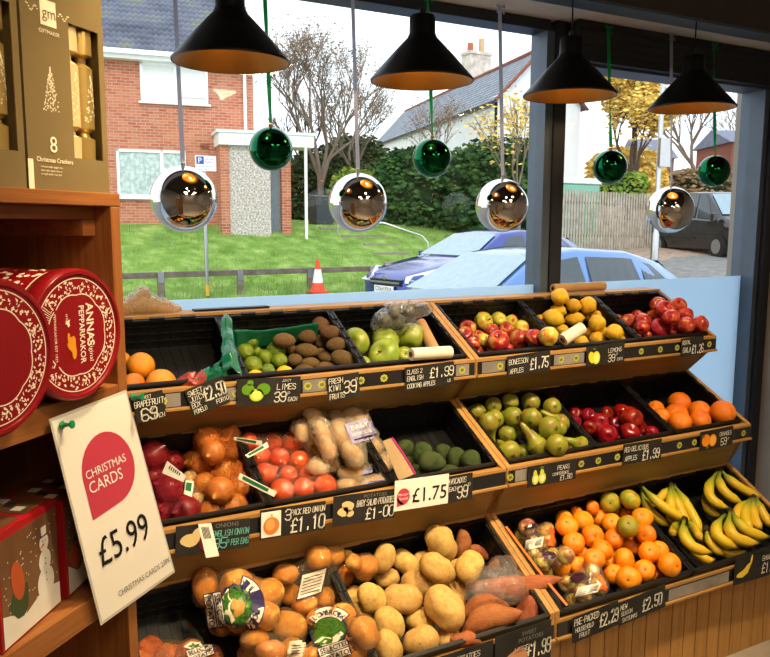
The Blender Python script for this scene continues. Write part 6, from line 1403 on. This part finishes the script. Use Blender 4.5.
# green van / cabin
gq = onD(578, 190, 26); gv = empty('site_cabin', (gq.x, gq.y, .2), 'pale green cabin with grey panel behind the fence', 'cabin'); M['pgreen'] = flat('pale green panel', '7fb8a0', .5)
MB().box((-1.0, 0, 0), (1.0, 1.6, 2.75)).build('cabin_body', M['pgreen'], gv, bevel=.05); MB().box((-1.04, -.04, 2.75), (1.04, 1.64, 2.95)).build('cabin_roof', M['render'], gv, bevel=.03); MB().box((-.95, -.02, .9), (.2, -.001, 2.4)).build('cabin_panel', M['pane'], gv)
# distant houses at right
def house(px0, px1, py_e, py_r, py_b, D, label, wall, roofm, windows):
    a, b_ = onD(px0, py_b, D), onD(px1, py_b, D); x = V((b_.x-a.x, b_.y-a.y, 0)); L_ = x.length; x.normalize(); y = V((-x.y, x.x, 0)); root = empty('distant_house', (0, 0, 0), label, 'house'); root.matrix_world = frame((a.x, a.y, a.z), x, y, (0, 0, 1)); ze = onD(px0, py_e, D).z-a.z; zr = onD(px0, py_r, D).z-a.z
    MB().box((0, 0, -1.5), (L_, 5, ze)).build('wall', M[wall], root); MB().prism([(-.2, -.3, ze-.05), (-.2, 2.5, zr), (-.2, 5.3, ze-.05)], (L_+.4, 0, 0)).build('roof', M[roofm], root)
    for (u0, u1, v0, v1) in windows:
        f = MB().box((u0*L_, -.05, v0*ze), (u1*L_, .01, v1*ze)).build('window', M['upvc'], root); MB().box((u0*L_+.12, -.06, v0*ze+.12), (u1*L_-.12, -.051, v1*ze-.12)).build('pane', M['pane'], f)
house(729, 775, 142, 126, 192, 44, 'small red brick house with grey roof at the far right', 'brickd', 'tile', [(.22, .42, .42, .75)])
house(640, 672, 158, 136, 200, 52, 'distant brick house with steep slate roof behind the yellow tree', 'brickd', 'tile', [(.3, .6, .3, .7)])
# ---- cars
def paint(name, c, r=.18): 
    t = NT(name); t.fin(c, r, .35, .6); t.b.inputs['Coat Weight'].default_value = .6; return t.m
M['blue'] = paint('blue car paint', '142f86'); M['ltblue'] = paint('light blue car paint', '4c76ac'); M['vanpaint'] = paint('dark van paint', '0b0e14', .12); M['carglass'] = flat('car glass', '2a3840', .05, 0, .8, .1); M['carglass2'] = flat('car windscreen glass', '7d95a0', .05, 0, .9, .1); M['tyre'] = flat('tyre rubber', '161616', .8); M['alloy'] = flat('alloy wheel', 'a8acb0', .3, .9, .5); M['lamp'] = flat('headlamp glass', 'd8e0e4', .08, .2, .9); M['grille'] = flat('black grille', '101214', .4); M['plate'] = flat('number plate', 'e8e8e0', .4); M['redlamp'] = flat('rear lamp', '8e1218', .2)
HATCH = [(0, .32, .5, .62, .55, .50), (.12, .22, .62, .74, .80, .72), (.5, .2, .68, .86, .87, .78), (1.0, .2, .80, .96, .90, .78), (1.25, .2, .86, 1.0, .90, .76), (2.05, .2, .92, 1.42, .90, .62), (2.55, .2, .94, 1.48, .90, .61), (3.3, .2, .97, 1.45, .90, .60), (3.85, .2, 1.0, 1.33, .88, .58), (4.15, .22, 1.02, 1.10, .84, .66), (4.34, .30, .90, .95, .76, .66), (4.36, .40, .60, .70, .70, .62)]
VAN = [(0, .35, .6, .75, .72, .62), (.10, .28, .8, .95, .88, .8), (.7, .25, 1.0, 1.15, .93, .84), (1.0, .25, 1.08, 1.22, .95, .82), (1.75, .25, 1.12, 1.92, .97, .76), (2.2, .25, 1.15, 1.96, .98, .78), (4.7, .25, 1.15, 1.95, .98, .80), (4.92, .28, 1.15, 1.88, .95, .78), (4.97, .35, 1.1, 1.7, .92, .80)]
def car(name, label, cat, loc, yaw_, ST, mat, wx, wins, wr=.32, screen=(4, 5), rear=(8, 9), plate=None, van=False):
    root = empty(name, loc, label, cat, None, yaw_); mb = MB(); n = len(ST); ring = []
    def interp(x, j):
        for a, b_ in zip(ST, ST[1:]):
            if a[0] <= x <= b_[0]: t_ = (x-a[0])/(b_[0]-a[0]); return a[j]+(b_[j]-a[j])*t_
        return ST[-1][j]
    vs = []; fs = []
    for (x, zb, zl, zt, wb_, wt) in ST:
        zm = zb+(zl-zb)*.45
        half = [(wb_*.93, zb), (wb_*.99, zm-.08), (wb_, zm+.05), (wb_*.985, zl-.03), (wb_*.955, zl), (wt+.02, zt-.045), (wt-.04, zt-.012), (wt*.5, zt)]
        for y, z in half: vs.append((x, y, z))
        for y, z in half[::-1]: vs.append((x, -y, z))
    K = 16
    for i in range(n-1):
        for k in range(K): fs.append((i*K+k, (i+1)*K+k, (i+1)*K+(k+1) % K, i*K+(k+1) % K))
    fs.append(list(range(K))); fs.append([(n-1)*K+k for k in range(K)][::-1]); mb.add(vs, fs); mb.build('body', M[mat], root, True)
    for (x0, x1, a0, a1) in wins:     # side windows
        for sy in (-1, 1):
            w = MB(); pts = []; N = 5
            for i in range(N+1): x = x0+(x1-x0)*i/N; pts.append((x, interp(x, 4)*.955+.010, interp(x, 2)+.035, 0))
            tp_ = []
            for i in range(N+1): 
                x = x0+a0+(x1+a1-x0-a0)*i/N; zt = interp(x, 3)-.085; zl = interp(x, 2); f_ = (zt-zl)/max(.05, (interp(x, 3)-.045-zl)); tp_.append((x, interp(x, 4)*.955*(1-f_)+(interp(x, 5)+.02)*f_+.010, zt, 0))
            vs = [(p[0], sy*p[1], p[2]) for p in pts]+[(p[0], sy*p[1], p[2]) for p in tp_]; fs = [(i, i+1, N+2+i, N+1+i) for i in range(N)]
            w.add(vs, fs); w.build('side_window', M['carglass'], root)
    for nm, (i0, i1), mt in (('windscreen', screen, 'carglass2'), ('rear_window', rear, 'carglass')):
        a, b_ = ST[i0], ST[i1]; d_ = V((-(b_[3]-a[3]), 0, b_[0]-a[0])).normalized()*.012; q = [V((a[0]+(b_[0]-a[0])*.06, -a[5]*.93, a[3]+(b_[3]-a[3])*.06)), V((b_[0]-(b_[0]-a[0])*.08, -b_[5]*.88, b_[3]-(b_[3]-a[3])*.08)), V((b_[0]-(b_[0]-a[0])*.08, b_[5]*.88, b_[3]-(b_[3]-a[3])*.08)), V((a[0]+(b_[0]-a[0])*.06, a[5]*.93, a[3]+(b_[3]-a[3])*.06))]
        MB().prism([p+d_ for p in q], d_*.4).build(nm, M[mt], root)
    for x in wx:
        for sy in (-1, 1):
            R_ = Matrix.Translation((x, sy*(ST[5][4]-.10), wr)) @ Matrix.Rotation(radians(90), 4, 'X'); wh_ = MB().lathe([(wr*.6, -.11), (wr, -.10), (wr, .10), (wr*.6, .11)], 26, 0, R_).build('wheel', M['tyre'], root, True)
            h_ = MB(); h_.lathe([(0, -.115), (wr*.62, -.113), (wr*.62, .113), (0, .115)], 20, 0, R_); h_.build('hub', M['alloy'], wh_)
    if not van:
        for sy in (-1, 1):
            h_ = MB(); h_.add([(.10, sy*.80, .60), (.02, sy*.50, .60), (.08, sy*.46, .70), (.42, sy*.80, .83), (.62, sy*.868, .80), (.30, sy*.868, .66)], [(0, 1, 2, 3, 4, 5)]); 
            o_ = MB().prism([V(p) for p in h_.v], (-.035, sy*.02, .02)).build('headlamp', M['lamp'], root)
            MB().prism([(4.30, sy*.62, .78), (4.30, sy*.80, .78), (4.22, sy*.84, 1.0), (4.25, sy*.70, 1.0)], (.04, 0, 0)).build('rear_lamp', M['redlamp'], root)
            MB().box((1.55, min(sy*.93, sy*1.08), .95), (1.70, max(sy*.93, sy*1.08), 1.08)).build('door_mirror', M[mat], root, bevel=.02)
        gr = MB(); gr.box((-.03, -.42, .56), (.05, .42, .66)); gr.box((-.04, -.55, .30), (.05, .55, .42)); gr.build('grille', M['grille'], root); MB().box((-.045, -.40, .595), (-.035, .40, .625)).build('grille_bar', M['alloy'], root)
        pt_ = MB().box((-.06, -.26, .44), (-.04, .26, .55)).build('number_plate', M['plate'], root); tx = MB(); text_mb(tx, 'CX64 PXA', 0, 0, .10, 0, 'CENTER'); tx.v = [V((-.0615, -p.x, .465+p.z)) for p in tx.v]; tx.build('lettering', M['print_black'], pt_); MB().lathe([(0, 0), (.06, 0), (.06, .01), (0, .012)], 18, 0, Matrix.Translation((-.03, 0, .685)) @ Matrix.Rotation(radians(-90), 4, 'Y') @ Matrix.Scale(.55, 4, (1, 0, 0))).build('badge', M['alloy'], root)
        for x in (2.32,):
            for sy in (-1, 1): MB().box((x+.3, min(sy*.88, sy*.905), .86), (x+.48, max(sy*.88, sy*.905), .885)).build('door_handle', M[mat], root)
    else:
        for sy in (-1, 1):
            MB().box((.95, min(sy*.97, sy*1.12), 1.05), (1.12, max(sy*.97, sy*1.12), 1.3)).build('door_mirror', M['vanpaint'], root, bevel=.02); MB().box((4.93, sy*.86-.05, .8), (4.99, sy*.86+.05, 1.35)).build('rear_lamp', M['redlamp'], root)
            MB().box((2.0, min(sy*.975, sy*.99), .55), (4.6, max(sy*.975, sy*.99), .60)).build('rubbing_strip', M['tyre'], root)
    return root
a = onZ(371, 291, RD)
car('blue_car', 'dark blue hatchback facing left across the road, headlamp and grille showing', 'car', (6.1, 11.25, RD), radians(8), HATCH, 'blue', (.85, 3.5), [(1.62, 2.55, .55, -.02), (2.62, 3.35, .02, -.02), (3.42, 3.85, .02, -.22)])
car('light_blue_car', 'pale blue hatchback parked close outside the window, cut off by the frosted film', 'car', (2.80, 6.2, -.08), radians(1), HATCH, 'ltblue', (.85, 3.5), [(1.62, 2.55, .55, -.02), (2.62, 3.35, .02, -.02), (3.42, 3.85, .02, -.22)]).scale = (.916, .95, .96)
vq = onD(745, 256, 25.5); vz = gz(vq.x, vq.y)
car('black_van', 'black panel van parked beyond the road at the right', 'van', (onD(768, 250, 21.5).x, onD(768, 250, 21.5).y, gz(onD(768, 250, 21.5).x, onD(768, 250, 21.5).y)), radians(74), VAN, 'vanpaint', (.95, 3.95), [(1.3, 2.0, .35, -.02), (2.1, 3.0, .0, 0)], .34, (3, 4), (7, 8), van=True)
# ================================================================== LIGHT
w = bpy.data.worlds.new('overcast sky'); SC.world = w; w.use_nodes = True; nt = w.node_tree; bg = nt.nodes['Background']
tc = nt.nodes.new('ShaderNodeTexCoord'); sx = nt.nodes.new('ShaderNodeSeparateXYZ'); nt.links.new(tc.outputs['Generated'], sx.inputs[0]); rp_ = nt.nodes.new('ShaderNodeValToRGB'); e = rp_.color_ramp.elements; e[0].position = 0; e[0].color = (.88, .94, 1, 1); e[1].position = .5; e[1].color = (.86, .92, 1, 1)
nt.links.new(sx.outputs[2], rp_.inputs[0]); nt.links.new(rp_.outputs[0], bg.inputs[0]); bg.inputs[1].default_value = WORLD
su = bpy.data.lights.new('soft sun', 'SUN'); su.energy = SUN; su.angle = radians(25); su.color = (1, .97, .92); so = bpy.data.objects.new('soft_sun', su); COL.objects.link(so); so.rotation_euler = (radians(48), 0, radians(-25))
M['lampface'] = None
t = NT('ceiling lamp face'); t.b.inputs['Emission Color'].default_value = (1, .72, .42, 1); t.b.inputs['Emission Strength'].default_value = 12; M['lampface'] = t.m
def track(x, y, tx, ty, tz, e_, label, size=1.25):
    z = 2.58; root = empty('ceiling_spotlight', (0, 0, 0), label, 'spotlight', 'ceiling spotlights'); d_ = (V((tx, ty, tz))-V((x, y, z))).normalized(); X, Y, Z = basis(-d_); root.matrix_world = frame((x, y, z), X, Y, Z)
    MB().lathe([(.055, -.01), (.058, .0), (.058, .10), (.03, .13), (0, .13)], 24).lathe([(.055, -.01), (.052, .0), (0, .002)], 24).build('spotlight_can', M['lampblack'], root, True)
    MB().lathe([(0, -.004), (.045, -.004), (.045, -.003), (0, -.003)], 24).build('lamp_face', M['lampface'], root)
    iv = root.matrix_world.to_3x3().inverted(); MB().tube([iv @ V((0, 0, .05)), iv @ V((0, 0, .17))], .012, 8).build('stem', M['lampblack'], root)
    li = bpy.data.lights.new('spotlight_lamp', 'SPOT'); li.energy = e_; li.color = (1, .78, .47); li.spot_size = size; li.spot_blend = .8; li.shadow_soft_size = .06; lo = bpy.data.objects.new('spotlight_lamp', li); COL.objects.link(lo); lo.parent = root; lo.location = (0, 0, -.02)
for x, y, tx, ty, tz, e_, lb_ in SPOTS: track(x, y, tx, ty, tz, e_, lb_)
def panel(x, y, label, e_=30):
    root = empty('ceiling_light', (x, y, 2.745), label, 'ceiling light', 'ceiling lights'); MB().box((-.3, -.3, -.03), (.3, .3, 0)).build('housing', M['upvc'], root); MB().box((-.27, -.27, -.034), (.27, .27, -.0305)).build('diffuser', M['lampface2'], root)
t = NT('ceiling diffuser'); t.b.inputs['Emission Color'].default_value = (1, .80, .55, 1); t.b.inputs['Emission Strength'].default_value = PANEL; M['lampface2'] = t.m
for x, y, lb_ in ((.2, -.6, 'square ceiling light behind the camera, left'), (1.9, -.6, 'square ceiling light behind the camera, right'), (.2, -1.9, 'square ceiling light near the back wall, left'), (1.9, -1.9, 'square ceiling light near the back wall, right')): panel(x, y, lb_)
# ================================================================== LABELS FOR THE FRUIT
ORD = ['', 'first', 'second', 'third', 'fourth', 'fifth', 'sixth', 'seventh', 'eighth', 'ninth']
WHERE = {'apple@0mix': 'red and yellow', }
groups = {}
for it in ITEMS: groups.setdefault(it['grp'], []).append(it)
CN = {'cooking apple': 'large green cooking apple', 'kiwi fruit': 'brown fuzzy kiwi fruit', 'potato': 'loose pale potato', 'sweet potato': 'reddish brown sweet potato', 'avocado': 'dark green avocado', 'pear': 'green brown pear', 'satsuma': 'orange satsuma', 'lime': 'green lime', 'lemon': 'yellow lemon', 'orange': 'large orange', 'grapefruit': 'orange grapefruit'}
GR = {'mixed red and yellow apples on the top tier': 'mixed top-tier apple', 'red gala apples on the top tier': 'red gala apple', 'shiny dark red apples on the middle tier': 'shiny dark red apple'}
for gname, L_ in groups.items():
    nr = max(1, round(len(L_)/5)); nr = min(nr, 5); L_.sort(key=lambda i: i['py']); n = len(L_)
    rn = {1: [''], 2: ['back', 'front'], 3: ['back', 'middle', 'front'], 4: ['back', 'second', 'third', 'front'], 5: ['back', 'second', 'middle', 'fourth', 'front']}[nr]
    for r_ in range(nr):
        row = sorted(L_[r_*n//nr:(r_+1)*n//nr], key=lambda i: i['px'])
        for j, it in enumerate(row):
            base = GR.get(gname) or CN.get(it['noun'], it['noun'])
            if it['note']: base = it['note']+' '+(base if not it['note'].split()[-1] in base else base.replace(it['note'].split()[-1], '').strip())
            pos = 'leftmost' if j == 0 else ('rightmost' if j == len(row)-1 else (ORD[j+1]+' from the left'))
            rw = (' in the %s row' % rn[r_]) if rn[r_] else ' of its crate'
            it['o']['label'] = ('%s, %s%s' % (base, pos, rw)).replace('  ', ' '); it['o']['category'] = it['cat']; it['o']['group'] = gname
for it in ITEMS:
    if it['grp'].startswith('limes') and it['noun'] == 'lemon':
        it['o']['label'] = 'yellow lemon low at the front of the limes, %s one' % ('left' if it['px'] < 270 else 'right'); it['o']['group'] = 'stray lemons among the limes'
SC.view_settings.view_transform = 'Standard'; SC.view_settings.look = 'None'; SC.view_settings.gamma = 1; SC.view_settings.use_curve_mapping = False
SC.view_settings.exposure = EXPO
SC.cycles.max_bounces = 8; SC.cycles.transparent_max_bounces = 24; SC.cycles.use_denoising = True
SC.cycles.sample_clamp_indirect = 6
